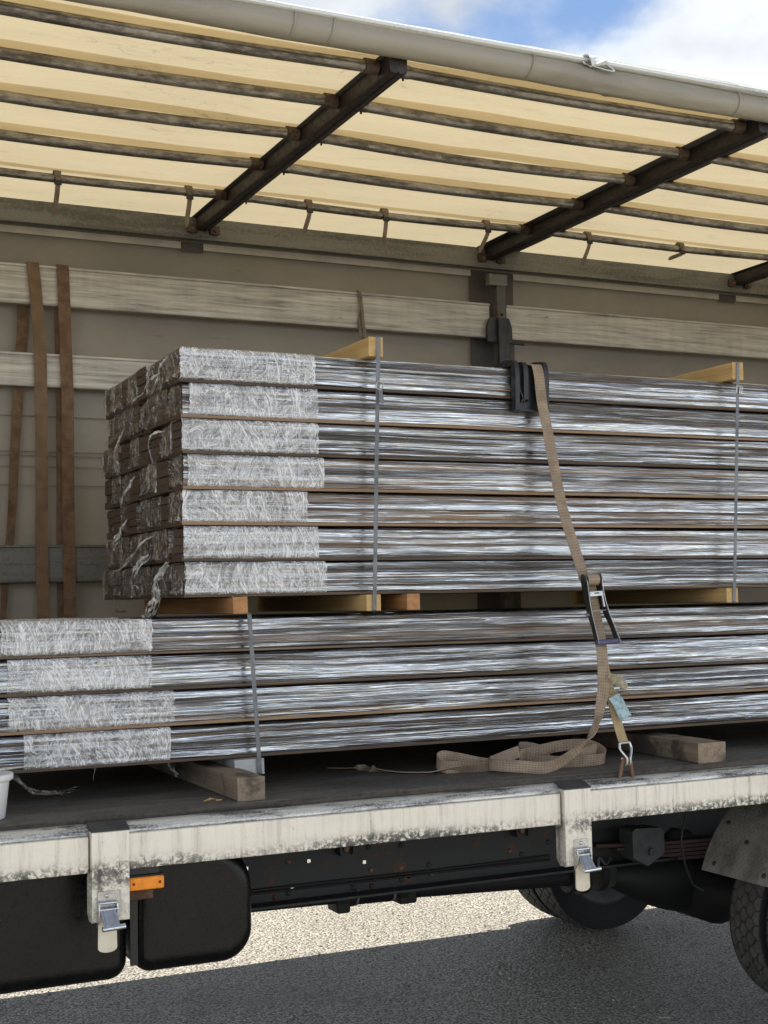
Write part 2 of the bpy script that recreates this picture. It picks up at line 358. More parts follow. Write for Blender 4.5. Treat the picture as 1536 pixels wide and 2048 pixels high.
def m_tread():
    k = NT("aluminium tread plate")
    x, y, z = k.sep()
    p = k.map((1, 1, 1))
    a = k.math('ADD', k.math('MULTIPLY', z, 33.0), k.math('MULTIPLY', y, 33.0)); b = k.math('SUBTRACT', k.math('MULTIPLY', z, 33.0), k.math('MULTIPLY', y, 33.0))
    par = k.math('MODULO', k.math('ADD', k.math('FLOOR', a), k.math('FLOOR', b)), 2.0)
    par = k.math('GREATER_THAN', k.math('ABSOLUTE', par), .5)
    fa = k.math('ABSOLUTE', k.math('SUBTRACT', k.math('FRACT', a), .5)); fb = k.math('ABSOLUTE', k.math('SUBTRACT', k.math('FRACT', b), .5))
    d1 = k.math('MULTIPLY', k.rng(fa, .05, .16, 1, 0), k.rng(fb, .3, .45, 1, 0)); d2 = k.math('MULTIPLY', k.rng(fb, .05, .16, 1, 0), k.rng(fa, .3, .45, 1, 0))
    h = k.math('ADD', k.math('MULTIPLY', d1, par), k.math('MULTIPLY', d2, k.math('SUBTRACT', 1.0, par)))
    n_ = k.noise(k.co, 7, 5, .65)
    c = k.mix(k.rng(n_, .4, .65), (.42, .39, .34), (.24, .22, .19))
    return k.done(k.bsdf(c, .5, .4, k.bump(h, .006)))
M_TREAD = m_tread()
def m_ground():
    k = NT("light asphalt chippings")
    v1 = k.voro(k.co, 78, 'F1', 0); vc = k.voro(k.co, 78, 'F1', 1); v2 = k.voro(k.co, 210, 'F1', 0)
    a = k.noise(k.co, .9, 5, .6); b = k.noise(k.co, 30, 4, .65)
    base = k.mix(k.rng(k.sep(vc)[0], 0, 1, 0, 1, False), (.25, .225, .18), (.61, .57, .485))
    c = k.mix(k.rng(v1, .42, .70), base, (.075, .068, .06)); st_ = k.noise(k.co, .45, 5, .65); c = k.mix(k.rng(st_, .56, .72, 0, .45), c, (.12, .105, .09))
    c = k.mix(k.rng(a, .35, .75, 0, .35), c, (.16, .145, .125))
    big = k.voro(k.co, 48, 'F1', 0)
    h = k.math('ADD', k.math('MULTIPLY', v1, -1.0), k.math('ADD', k.math('MULTIPLY', big, -.8), k.math('MULTIPLY', b, .5)))
    return k.done(k.bsdf(c, .62, 0, k.bump(h, .022, 1.0), .4))
M_GROUND = m_ground()

# ------------------------------------------------------------------ mesh helpers
class MB:
    def __init__(s): s.v = []; s.f = []; s.uv = {}; s.sm = []
    def quadgrid(s, rows, closed_u=False, closed_v=False, uvs=None):
        b = len(s.v); nu = len(rows); nv = len(rows[0])
        for i, r in enumerate(rows):
            for j, p in enumerate(r):
                s.v.append(tuple(p))
                if uvs: s.uv[b + i * nv + j] = uvs[i][j]
        for i in range(nu if closed_u else nu - 1):
            for j in range(nv if closed_v else nv - 1):
                i2 = (i + 1) % nu; j2 = (j + 1) % nv
                s.f.append((b + i * nv + j, b + i2 * nv + j, b + i2 * nv + j2, b + i * nv + j2))
        return s
    def poly(s, pts):
        b = len(s.v); s.v += [tuple(p) for p in pts]; s.f.append(tuple(range(b, b + len(pts)))); return s
    def box(s, x0, x1, y0, y1, z0, z1):
        b = len(s.v)
        s.v += [(x, y, z) for x in (x0, x1) for y in (y0, y1) for z in (z0, z1)]
        s.f += [tuple(b + i for i in q) for q in ((0, 1, 3, 2), (4, 6, 7, 5), (0, 4, 5, 1), (2, 3, 7, 6), (0, 2, 6, 4), (1, 5, 7, 3))]
        return s
    def obox(s, c, ax, ay, az):                    # oriented box: centre and three half vectors
        b = len(s.v); c = Vector(c); ax, ay, az = Vector(ax), Vector(ay), Vector(az)
        s.v += [tuple(c + ax * i + ay * j + az * k) for i in (-1, 1) for j in (-1, 1) for k in (-1, 1)]
        s.f += [tuple(b + i for i in q) for q in ((0, 1, 3, 2), (4, 6, 7, 5), (0, 4, 5, 1), (2, 3, 7, 6), (0, 2, 6, 4), (1, 5, 7, 3))]
        return s
    def tube(s, path, r, n=12, caps=True):
        path = [Vector(p) for p in path]; rs = r if isinstance(r, (list, tuple)) else [r] * len(path)
        rows = []; up = None
        for i, p in enumerate(path):
            t = (path[min(i + 1, len(path) - 1)] - path[max(i - 1, 0)]).normalized()
            if up is None: up = Vector((0, 0, 1)) if abs(t.z) < .9 else Vector((1, 0, 0))
            a = t.cross(up).normalized(); up = a.cross(t).normalized()
            rows.append([p + (a * math.cos(q) + up * math.sin(q)) * rs[i] for q in (2 * math.pi * k / n for k in range(n))])
        s.quadgrid(rows, closed_v=True)
        if caps: s.poly(rows[0][::-1]); s.poly(rows[-1])
        return s
    def prism(s, pts, axis, a, b):                 # 2-D outline extruded along one axis
        def P(p, t): return {'x': (t, p[0], p[1]), 'y': (p[0], t, p[1]), 'z': (p[0], p[1], t)}[axis]
        A = [P(p, a) for p in pts]; B = [P(p, b) for p in pts]
        s.quadgrid([A, B], closed_v=True); s.poly(A[::-1]); s.poly(B); return s
    def ribbon(s, path, wd, width, th=.003, taper=None):
        path = [Vector(p) for p in path]; rows = []; uvs = []; L = 0
        for i, p in enumerate(path):
            t = (path[min(i + 1, len(path) - 1)] - path[max(i - 1, 0)]).normalized()
            w = Vector(wd[i] if isinstance(wd, list) else wd); w = (w - t * w.dot(t)).normalized(); n = t.cross(w)
            k = width * (taper[i] if taper else 1)
            if i: L += (p - path[i - 1]).length
            h = w * k / 2; g = n * th / 2
            rows.append([p - h - g, p + h - g, p + h + g, p - h + g]); uvs.append([(0, L), (1, L), (1, L), (0, L)])
        s.quadgrid(rows, closed_v=True, uvs=uvs); s.poly(rows[0][::-1]); s.poly(rows[-1]); return s
    def lathe(s, prof, c, axis='z', n=32):
        rows = []
        for k in range(n):
            q = 2 * math.pi * k / n; r_ = []
            for r, h in prof:
                a, b = r * math.cos(q), r * math.sin(q)
                r_.append((c[0] + a, c[1] + b, c[2] + h) if axis == 'z' else (c[0] + a, c[1] + h, c[2] + b))
            rows.append(r_)
        s.quadgrid(rows, closed_u=True); return s

def smooth_path(pts, n=8):                         # Catmull-Rom
    P = [Vector(p) for p in pts]; P = [P[0] * 2 - P[1]] + P + [P[-1] * 2 - P[-2]]; out = []
    for i in range(1, len(P) - 2):
        for k in range(n):
            t = k / n; a, b, c, d = P[i - 1], P[i], P[i + 1], P[i + 2]
            out.append(.5 * ((2 * b) + (c - a) * t + (2 * a - 5 * b + 4 * c - d) * t * t + (3 * b - a - 3 * c + d) * t ** 3))
    out.append(P[-2]); return out

def root_of(o):
    while o.parent: o = o.parent
    return o
def obj(name, mb, mat, parent=None, smooth=False, bevel=0.0, seg=2, loc=None, label=None):
    off = root_of(parent).location if parent else Vector(loc or (0, 0, 0))
    me = bpy.data.meshes.new(name)
    me.from_pydata([tuple(Vector(v) - off) for v in mb.v], [], mb.f); me.materials.append(mat)
    if mb.uv:
        ul = me.uv_layers.new(name="UVMap")
        for l in me.loops: ul.data[l.index].uv = mb.uv.get(l.vertex_index, (0, 0))
    o = bpy.data.objects.new(name, me); COL.objects.link(o)
    import bmesh
    bm = bmesh.new(); bm.from_mesh(me); bmesh.ops.recalc_face_normals(bm, faces=bm.faces); bm.to_mesh(me); bm.free()
    if smooth:
        for p in me.polygons: p.use_smooth = True
    if bevel:
        b = o.modifiers.new("bevel", 'BEVEL'); b.width = bevel; b.segments = seg; b.limit_method = 'ANGLE'; b.angle_limit = math.radians(40)
        for p in me.polygons: p.use_smooth = True
        w = o.modifiers.new("wn", 'WEIGHTED_NORMAL'); w.keep_sharp = True
    if parent: o.parent = parent
    elif loc: o.location = loc
    if label: o['label'] = label
    return o
def tag(o, label, cat, group=None):
    o['label'] = label; o['category'] = cat
    if group: o['group'] = group
    return o
def thing(name, label, cat, loc, group=None):
    o = bpy.data.objects.new(name, None); COL.objects.link(o); o.location = loc; o.empty_display_size = .1
    return tag(o, label, cat, group)
def nz(x, y=0.0, z=0.0): return noise.noise(Vector((x, y, z)))

# ------------------------------------------------------------------ ground
GZ = -.057
g = MB(); g.quadgrid([[(x, y, GZ) for y in (-300, -20, 0, 20, 300)] for x in (-300, -20, 0, 20, 300)])
gr = obj("ground", g, M_GROUND); gr['kind'] = 'structure'

gv = MB(); rg = random.Random(5)
for _ in range(7000):
    x = rg.uniform(.3, 6.5); y = rg.uniform(-1.2, 6.5); r = rg.choice((.003, .004, .004, .005, .006, .008)) * rg.uniform(.8, 1.3)
    b = len(gv.v); ax = [rg.uniform(.6, 1.3) * r for _ in range(6)]; t = rg.uniform(0, 6.28)
    c_, s_ = math.cos(t), math.sin(t)
    for px, py, pz in ((ax[0], 0, 0), (-ax[1], 0, 0), (0, ax[2], 0), (0, -ax[3], 0), (0, 0, ax[4]), (0, 0, -ax[5])):
        gv.v.append((x + px * c_ - py * s_, y + px * s_ + py * c_, GZ + r * .45 + pz))
    gv.f += [(b, b + 2, b + 4), (b + 2, b + 1, b + 4), (b + 1, b + 3, b + 4), (b + 3, b, b + 4), (b + 2, b, b + 5), (b + 1, b + 2, b + 5), (b + 3, b + 1, b + 5), (b, b + 3, b + 5)]
m_grit = worn("pale grit", (.42, .385, .32), (.16, .145, .12), .7, 0, (40, 40, 40), (.42, .6), .0005)
gvo = obj("loose_grit", gv, m_grit); gvo['kind'] = 'stuff'
# ------------------------------------------------------------------ truck
truck = thing("truck", "flatbed lorry body with raised side curtain, cream tarpaulin roof and aluminium deck rail", "lorry", (3.2, 1.2, 0))
XA, XB = -1.2, 7.4
# deck
obj("deck_floor", MB().box(XA, XB, .062, 2.40, 1.078, 1.098), M_DECK, truck)
obj("deck_edge", MB().box(XA, XB, .056, .0615, 1.077, 1.0965), M_DECKEDGE, truck)
# edge rail in sections between the drop posts
RAIL = [(XA, 1.057), (1.192, 2.859), (2.989, 4.75), (4.88, XB)]
rail_face = [(0, .924), (0, 1.040), (.012, 1.042), (.05, 1.042), (.05, .930), (.012, .924)]
for a, b in RAIL:
    r = obj("edge_rail", MB().prism(rail_face, 'x', a, b), M_RAIL, truck, bevel=.004)
    lip = [(.010, 1.0425), (.010, 1.050), (.016, 1.062), (.028, 1.071), (.044, 1.0755), (.0555, 1.0765), (.0555, 1.0425)]
    obj("rail_lip", MB().prism(lip, 'x', a - .06, b + .06), M_LIP, r, bevel=.002)
# far-side rail
obj("edge_rail", MB().box(XA, XB, 2.41, 2.45, .92, 1.10), M_RAIL, truck)
def drop_post(x0, x1, xl):
    zt = 1.056; zb = .768
    p = obj("drop_post", MB().prism([(-.022, zb), (-.022, zt), (.045, zt + .004), (.045, zb + .02), (.02, zb)], 'x', x0, x1), M_RAIL, truck, bevel=.004)
    obj("post_cap", MB().prism([(-.024, zt + .001), (-.024, zt + .006), (.04, zt + .026), (.046, zt + .022), (.046, zt + .006)], 'x', x0 - .002, x1 + .002), M_BLACK, p, bevel=.003)
    xm = (x0 + x1) / 2
    for sgn in (-1, 1):                            # pressed ridges
        c = Vector((xm + sgn * .024 - .006, -.0215, .945))
        mb = MB()
        rows = []
        for i in range(9):
            t = i / 8; w = .008 * math.sin(math.pi * min(1, t * .9 + .05)); hh = .006 * math.sin(math.pi * t)
            q = c + Vector((sgn * (.012 * t * t + .004 * t), 0, -.045 * t))
            rows.append([q + Vector((w * math.cos(a), -abs(hh * math.sin(a)), 0)) for a in (math.pi * k / 6 for k in range(7))])
        mb.quadgrid(rows); obj("pressed_ridge", mb, M_RAIL, p, smooth=True)
    # over-centre latch
    lw = .030; xc = xl; yf = -.022
    base = MB().box(xc - lw, xc + lw, yf - .004, yf - .0005, .80, .868)
    lt = obj("latch_plate", base, M_STEEL, p, bevel=.002)
    obj("rivet", MB().lathe([(0, -.005), (.004, -.0045), (.007, -.002), (.007, 0)], (xc, yf - .004, .853), 'y', 14), M_STEEL, p, smooth=True)
    for sgn in (-1, 1):
        obj("latch_cheek", MB().prism([(yf - .002, .838), (yf - .024, .832), (yf - .03, .81), (yf - .026, .775), (yf - .004, .755), (yf - .002, .755)], 'x', xc + sgn * lw - .002, xc + sgn * lw + .002), M_STEEL, p, bevel=.0012)
    for dz, dy, rr in ((.832, -.016, .0045), (.812, -.020, .0045)):
        obj("latch_pin", MB().tube([(xc - lw - .004, yf + dy, dz), (xc + lw + .006, yf + dy, dz)], rr, 10), M_CHROME, p, smooth=True)
    lev = MB()
    a0 = Vector((xc, yf - .022, .808)); a1 = Vector((xc + .004, yf - .060, .764)); dv = a1 - a0; nrm = Vector((0, dv.z, -dv.y)).normalized() * .002
    lev.obox((a0 + a1) / 2, (lw * .86, 0, 0), dv / 2, nrm)
    for q in (-.55, .55): lev.obox((a0 + a1) / 2 + Vector((q * lw, 0, 0)) - nrm * 1.6 * (-1 if nrm.z < 0 else 1) * -1, (.003, 0, 0), dv * .46, nrm * 1.6)
    lever = obj("latch_lever", lev, M_CHROME, p, bevel=.001)
    obj("lever_bar", MB().tube([(xc - lw * .95, yf - .063, .760), (xc + lw * 1.5, yf - .063, .763)], .0085, 14), M_CHROME, p, smooth=True, bevel=.002)
    pts = [(xc - .029, .80), (xc - .031, .690)] + [(xc + .0305 * math.cos(t), .688 - .014 * math.sin(t)) for t in (math.pi - math.pi * i / 10 for i in range(11))] + [(xc + .031, .690), (xc + .029, .80)]
    obj("latch_tongue", MB().prism(pts, 'y', yf - .012, yf - .006), M_CREAM, p, bevel=.0015)
    return p
drop_post(1.063, 1.186, 1.110); drop_post(2.865, 2.983, 2.930); drop_post(4.755, 4.875, 4.82)

# back beam, planks and curtain of the far side
obj("roof_rail", MB().box(XA, XB, 2.395, 2.445, 3.717, 3.832).box(XA, XB, 2.388, 2.396, 3.712, 3.724), M_BEAM, truck, bevel=.004)
sp = MB(); rows = []
for i in range(130):
    x = XA + (XB - XA) * i / 129
    rows.append([(x, 2.485 + .010 * nz(x * 1.3, z * 1.1) + .004 * nz(x * 4, z * 3, 5), z) for z in (1.10 + 2.75 * j / 40 for j in range(41))])
sp.quadgrid(rows); obj("side_curtain", sp, M_SIDE, truck, smooth=True)
seam = MB()
for z in (2.745, 2.565, 2.545, 2.49, 2.395, 1.955): seam.box(XA, XB, 2.466, 2.4685, z, z + .004)
obj("curtain_seam", seam, M_BEAM, truck)
strip = m_simple("lit curtain patch", (.56, .52, .45), .6, 0, .15, 5)
for a, b in ((XA, 2.145), (2.27, 3.90), (4.19, 5.72), (5.86, XB)): obj("lit_patch", MB().box(a, b, 2.452, 2.4555, 3.672, 3.708), strip, truck)  # lit patch below the roof rail, its light put into a pale colour
dk = m_simple("dark curtain strip", (.085, .078, .07), .6, 0, .2, 5)
obj("dark_strip", MB().box(3.90, 4.19, 2.460, 2.464, 1.10, 3.71), dk, truck)
for x in (2.15, 5.73): obj("dark_strip", MB().box(x, x + .12, 2.460, 2.464, 3.66, 3.71), dk, truck)
M_PLANKSHADE = worn("shaded grey plank", (.17, .162, .145), (.09, .085, .077), .6, .1, (1.5, 8, 30), (.4, .7), .0006)  # lower planks: the shade down there is put into a darker colour
def plank(x0, x1, z0, z1, mat=None):
    pr = [(2.43, z0), (2.398, z0 + .002), (2.392, z0 + .012), (2.392, z1 - .016), (2.386, z1 - .012), (2.386, z1 - .002), (2.392, z1), (2.43, z1)]
    return obj("side_plank", MB().prism(pr, 'x', x0, x1), mat or M_PLANK, truck, bevel=.0015)
plank(XA, 3.985, 3.298, 3.502); plank(4.10, XB, 3.298, 3.502)
plank(XA, 3.985, 2.885, 3.055); plank(4.10, XB, 2.885, 3.055)
plank(XA, 3.985, 1.905, 2.095, M_PLANKSHADE); plank(4.10, XB, 1.905, 2.095, M_PLANKSHADE)
plank(XA, 3.985, 1.40, 1.60, M_PLANKSHADE); plank(4.10, XB, 1.40, 1.60, M_PLANKSHADE)
# column with sliding lock
c = obj("support_column", MB().box(4.012, 4.072, 2.345, 2.40, 1.10, 3.66), M_COLUMN, truck, bevel=.006)
obj("column_head", MB().box(3.962, 4.082, 2.34, 2.392, 3.60, 3.668), M_BEAM, c, bevel=.004)
lk = obj("column_lock", MB().prism([(3.946, 3.27), (3.948, 3.36), (3.968, 3.412), (4.094, 3.412), (4.112, 3.36), (4.114, 3.27)], 'y', 2.352, 2.372), M_LOCK, c, bevel=.004)
obj("lock_slide", MB().box(4.008, 4.076, 2.325, 2.352, 3.08, 3.41), M_LOCK, c, bevel=.005)
obj("lock_handle", MB().tube([(4.05, 2.335, 3.265), (4.16, 2.325, 3.262), (4.172, 2.325, 3.262)], [.007, .008, .011], 10), M_LOCK, c, smooth=True)
obj("bolt", MB().lathe([(0, -.008), (.008, -.006), (.010, 0)], (4.042, 2.345, 3.432), 'y', 12), M_LOCK, c, smooth=True)

# headboard and rear end of the body
obj("headboard", MB().box(XA - .05, XA, .02, 2.48, 1.08, 3.86), M_SIDE, truck)
obj("rear_door", MB().box(XB, XB + .05, .02, 2.48, 1.08, 3.86), M_SIDE, truck)

# roof tarpaulin
TY = [.12, .51, .93, 1.38, 1.90]
def roofz(x, y):
    s = 0
    ys = [-.02] + TY + [2.44]
    for a, b in zip(ys, ys[1:]):
        if a <= y <= b: s = -.010 * math.sin(math.pi * (y - a) / (b - a))
    return 3.853 + s + .007 * nz(x * .9, y * 2.2) + .0045 * nz(x * 2.6, y * 7, 3)
rt = MB(); rows = []
for i in range(190):
    x = XA + (XB - XA) * i / 189
    rows.append([(x, y, roofz(x, y)) for y in (-.03 + 2.53 * j / 110 for j in range(111))] + [(x, 2.512, 3.825), (x, 2.515, 3.77), (x, 2.515, 3.70)])
rt.quadgrid(rows); obj("roof_tarpaulin", rt, M_TARP, truck, smooth=True)
for y in TY:
    b = MB(); rows = []
    hw = .046 if y < 1.8 else .026
    for i in range(150):
        x = XA + (XB - XA) * i / 149
        w0 = hw + .007 * nz(x * 1.7, y * 9); w1 = hw + .006 * nz(x * 1.5, y * 5, 7)
        rows.append([(x, yy, roofz(x, yy) - .004) for yy in (y - w0 + .014, y - w0 * .33 + .014, y + w1 * .33 + .014, y + w1 + .014)])
    b.quadgrid(rows); obj("tarpaulin_pocket", b, M_BAND, truck, smooth=True)
# bows
def bow(x, flange):
    bz = 3.762
    prof = [(x, 3.831), (x, bz + .012), (x + .004, bz), (x + .028, bz - .004), (x + .034, bz + .006), (x + .04, bz - .004), (x + .068, bz), (x + .072, bz + .012), (x + .072, 3.831)]
    o = obj("roof_bow", MB().prism(prof, 'y', .02, 2.392), M_BOW, truck, bevel=.0015)
    obj("bow_strip", MB().box(x + flange[0], x + flange[1], .02, 2.42, 3.8315, 3.8345), M_BOWGREY, o)
    for sgn in (-1, 1):
        xx = x + .036 + sgn * .062
        pl = MB().tube([(xx, 2.372, 3.765), (xx, 2.396, 3.765)], .024, 16).box(xx - .026 if sgn < 0 else x + .072, x if sgn < 0 else xx + .026, 2.374, 2.394, 3.745, 3.79)
        obj("bow_bracket", pl, M_COLLAR, o, bevel=.002)
        obj("bracket_bolt", MB().lathe([(0, -.012), (.008, -.010), (.011, 0)], (xx, 2.372, 3.762), 'y', 8), M_RUST, o)
    return o
BX = [.46, 2.212, 3.968, 5.80]
bow(BX[0], (-.01, .09)); bow(BX[1], (-.022, .078)); bow(BX[2], (-.05, .235)); bow(BX[3], (-.02, .09)); bow(7.2, (-.02, .09))
# tubes
ends = [XA] + BX + [7.2]
for ki, y in enumerate(TY):
    for si, (a, b) in enumerate(zip(ends, ends[1:])):
        a0 = a + (.072 if si else 0) + .006; b0 = b - .004
        zc = 3.812; sag = -.014 + .008 * nz(ki * 3.1, si * 2.7); bend = .010 * nz(ki * 5.3 + 2, si * 1.7)
        path = [(a0 + (b0 - a0) * t, y + bend * math.sin(math.pi * t), zc + sag * math.sin(math.pi * t)) for t in (i / 16 for i in range(17))]
        r = .0235 if y < 1.8 else .0205
        o = obj("roof_tube", MB().tube(path, r, 18), M_TUBE, truck, smooth=True)
        obj("tube_collar", MB().tube([(b0 - .058, y, zc), (b0 - .002, y, zc)], r + .0055, 18), M_COLLAR, o, smooth=True, bevel=.002)
        obj("tube_collar", MB().tube([(a0 - .004, y, zc), (a0 + .05, y, zc)], r + .003, 18), M_TUBE, o, smooth=True, bevel=.002)
        obj("collar_pin", MB().tube([(a0 + .025, y, zc - r - .012), (a0 + .025, y, zc - r)], .005, 8), M_COLLAR, o)
# dangling roof strap tabs
for x, dx, dz in ((1.372, -.016, -.155), (2.014, -.02, -.15), (2.648, -.035, -.125), (3.078, -.018, -.155), (3.69, -.055, -.12), (4.345, -.05, -.13), (4.99, -.10, -.045), (5.70, -.02, -.15), (.75, -.02, -.15)):
    pth = smooth_path([(x, 1.873, 3.80), (x, 1.872, 3.772), (x + dx * .25, 1.873, 3.77 + dz * .3), (x + dx * .7, 1.876, 3.77 + dz * .7), (x + dx, 1.879, 3.77 + dz)], 5)
    n = len(pth); tp = [1.0] * (n - 3) + [.95, .7, .25]
    t = obj("roof_tie", MB().ribbon(pth, (1, .15, 0), .024, .0025, tp), M_WEBGREY, truck)
    obj("tie_loop", MB().tube([(x - .016, 1.90, 3.812), (x + .016, 1.90, 3.812)], .027, 16), M_WEBGREY, t, smooth=True)
    obj("tie_buckle", MB().box(x - .018, x + .018, 1.866, 1.876, 3.762, 3.785), M_LOCK, t, bevel=.003)

# rolled-up curtain along the near roof edge
rows = []; NX = 220
for i in range(NX):
    x = XA + (XB - XA) * i / (NX - 1)
    sagz = .010 * math.cos((x - 1.0) * .9) + .006 * nz(x * .8, 3)
    d = math.exp(-((x - 3.13) / .10) ** 2)
    row = []
    for k in range(28):
        a = 2 * math.pi * k / 28
        rr = .050 + .004 * nz(x * 1.4, math.cos(a) * 1.5, math.sin(a) * 1.5) + .0025 * nz(x * 7, math.cos(a) * 2, math.sin(a) * 2) + d * .012 * nz(x * 26, math.cos(a) * 2.2, math.sin(a) * 2.2 + 4)
        row.append((x, -.012 + rr * math.cos(a) * .95, 3.853 + sagz + rr * math.sin(a) * 1.05))
    rows.append(row)
cr_ = obj("rolled_curtain", MB().quadgrid(rows, closed_v=True), M_ROLL, truck, smooth=True)
def roll_line(x, tilt):
    return [(x + tilt * (t - .5), -.012 - .0535 * math.cos(q), 3.853 + .010 * math.cos((x - 1) * .9) + .0565 * math.sin(q)) for t, q in ((i / 10, -1.3 + 2.5 * i / 10) for i in range(11))]
for x, tl in ((1.80, .02), (1.95, .03), (2.79, .03), (3.80, .02)):
    obj("curtain_seam", MB().ribbon(roll_line(x, tl), (1, 0, 0), .006, .002), M_ROLL, cr_)
obj("roof_edge_trim", MB().prism([(-.045, 3.893), (-.062, 3.899), (-.060, 3.914), (-.03, 3.926), (.0, 3.926), (.0, 3.893)], 'x', XA, XB), M_WHITE, truck, bevel=.003)
rows = []
for i in range(200):
    x = XA + (XB - XA) * i / 199; w = .004 * nz(x * 2.3, 9) + .002 * nz(x * 9, 2)
    h = .016 + .012 / (1 + math.exp(-(x - 2.9) * 5))
    rows.append([(x, .002, 3.924), (x, .001, 3.926 + h + w), (x, .022, 3.930 + h + w), (x, .055, 3.905), (x, .06, 3.87)])
obj("roof_edge_flap", MB().quadgrid(rows), M_GREYTRIM, truck, smooth=True)
# curtain buckle
bk = obj("curtain_buckle", MB().tube(smooth_path([(3.02, -.062, 3.886), (3.14, -.075, 3.868), (3.15, -.075, 3.878), (3.09, -.066, 3.905), (3.02, -.062, 3.888)], 6), .004, 8), M_STEEL, truck, smooth=True)
obj("buckle_tab", MB().ribbon(smooth_path([(3.06, -.035, 3.918), (3.065, -.07, 3.915), (3.08, -.08, 3.893), (3.085, -.074, 3.882)], 5), (1, 0, -.15), .075, .003), M_WHITE, bk)

# chassis side member with real punched holes
def web_with_holes(x0, x1, z0, z1, y, th, holes, s=.007):
    xs = sorted({x0, x1} | {q for h in holes for q in (h[0] - s, h[0] + s)}); zs = sorted({z0, z1} | {q for h in holes for q in (h[1] - s, h[1] + s)})
    mb = MB()
    hs = [(h[0], h[1]) for h in holes]
    for xa, xb in zip(xs, xs[1:]):
        for za, zb in zip(zs, zs[1:]):
            cx, cz = (xa + xb) / 2, (za + zb) / 2
            if any(abs(cx - a) < s and abs(cz - b) < s for a, b in hs): continue
            mb.poly([(xa, y, za), (xb, y, za), (xb, y, zb), (xa, y, zb)])
    return mb
holes = [(1.818, .726), (1.881, .726), (1.876, .661), (2.151, .729), (2.077, .624), (2.606, .618), (1.95, .79), (2.40, .70)]
ch = obj("chassis_beam", web_with_holes(XA, XB, .585, .86, .80, .008, holes), M_CHASSIS, truck)
obj("beam_flange", MB().box(XA, XB, .72, .801, .572, .5845).box(XA, XB, .72, .801, .8605, .872), M_CHASSIS, ch, bevel=.003)
for i, (x, z) in enumerate(((2.06, .735), (2.06, .61), (2.42, .76), (2.43, .665), (2.43, .60), (2.57, .755), (2.57, .66), (2.57, .61), (2.70, .66), (2.71, .62), (2.34, .62), (2.35, .60), (3.10, .68), (3.16, .66), (3.30, .70), (2.0, .60), (1.86, .60))):
    obj("beam_rivet", MB().lathe([(0, -.009), (.006, -.008), (.011, -.004), (.012, 0)], (x, .80, z), 'y', 10), M_RUST if i % 3 == 0 else M_CHASSIS, ch, smooth=True)
for x in (2.30, 3.14):
    mb = MB().prism([(x - .055, .90), (x - .03, .745), (x + .03, .745), (x + .055, .90)], 'y', .765, .798).prism([(x - .055, .90), (x - .045, .90), (x - .022, .745), (x - .03, .745)], 'y', .745, .766).prism([(x + .045, .90), (x + .055, .90), (x + .03, .745), (x + .022, .745)], 'y', .745, .766)
    obj("body_bracket", mb, M_CHASSIS, ch, bevel=.002)
    obj("bracket_bolt", MB().lathe([(0, -.014), (.012, -.012), (.014, 0)], (x, .765, .77), 'y', 6), M_RUST, ch)
obj("chassis_beam", MB().box(XA, XB, 1.50, 1.508, .60, .86).box(XA, XB, 1.508, 1.58, .60, .61), M_CHASSIS, truck)
for x in (.3, 1.3, 3.4, 4.9, 6.2): obj("cross_member", MB().box(x, x + .06, .805, 1.498, .66, .84), M_CHASSIS, truck)
for x in [XA + .3 + .52 * i for i in range(16)]: obj("deck_bearer", MB().box(x, x + .05, .06, 2.40, .98, 1.076), M_CHASSIS, truck)
for y in (.80, 1.5): obj("deck_bearer", MB().box(XA, XB, y - .03, y + .04, .873, .978), M_CHASSIS, truck)
for z_, y_, r_ in ((.640, .792, .006), (.625, .790, .005), (.845, .785, .010)): obj("brake_pipe", MB().tube(smooth_path([(XA + .5 * i, y_, z_ + .008 * nz(i * .9, z_ * 40)) for i in range(10)], 5), r_, 8), M_SHAFT, truck, smooth=True)
# drive line
obj("drive_shaft", MB().tube([(1.2, 1.14, .525), (2.40, 1.14, .505)], .04, 20).tube([(2.76, 1.14, .495), (3.62, 1.14, .46)], .045, 20), M_SHAFT, truck, smooth=True)
bel = []; nb_ = 60
for i in range(nb_ + 1): bel.append(.047 + (.006 if i % 4 < 2 else -.004))
obj("bellows", MB().tube([(2.50 + .17 * i / nb_, 1.14, .503 - .004 * i / nb_) for i in range(nb_ + 1)], bel, 20), M_PLASTIC, truck, smooth=True)
for x, r in ((2.405, .066), (2.45, .055), (2.705, .062), (2.75, .05), (3.60, .075), (3.66, .09), (3.76, .085)): obj("shaft_flange", MB().tube([(x, 1.14, .50 if x < 3 else .46), (x + .04, 1.14, .50 if x < 3 else .46)], r, 16), M_SHAFT, truck, bevel=.004)
for x in (2.495, 2.675): obj("hose_clip", MB().tube([(x, 1.14, .502), (x + .008, 1.14, .502)], .056, 24), M_STEEL, truck, smooth=True)
obj("shaft_bearing", MB().box(2.395, 2.46, 1.08, 1.20, .43, .60), M_SHAFT, truck, bevel=.012)
obj("shaft_yoke", MB().box(2.70, 2.79, 1.09, 1.19, .435, .50), M_SHAFT, truck, bevel=.012)
WX0 = 4.404
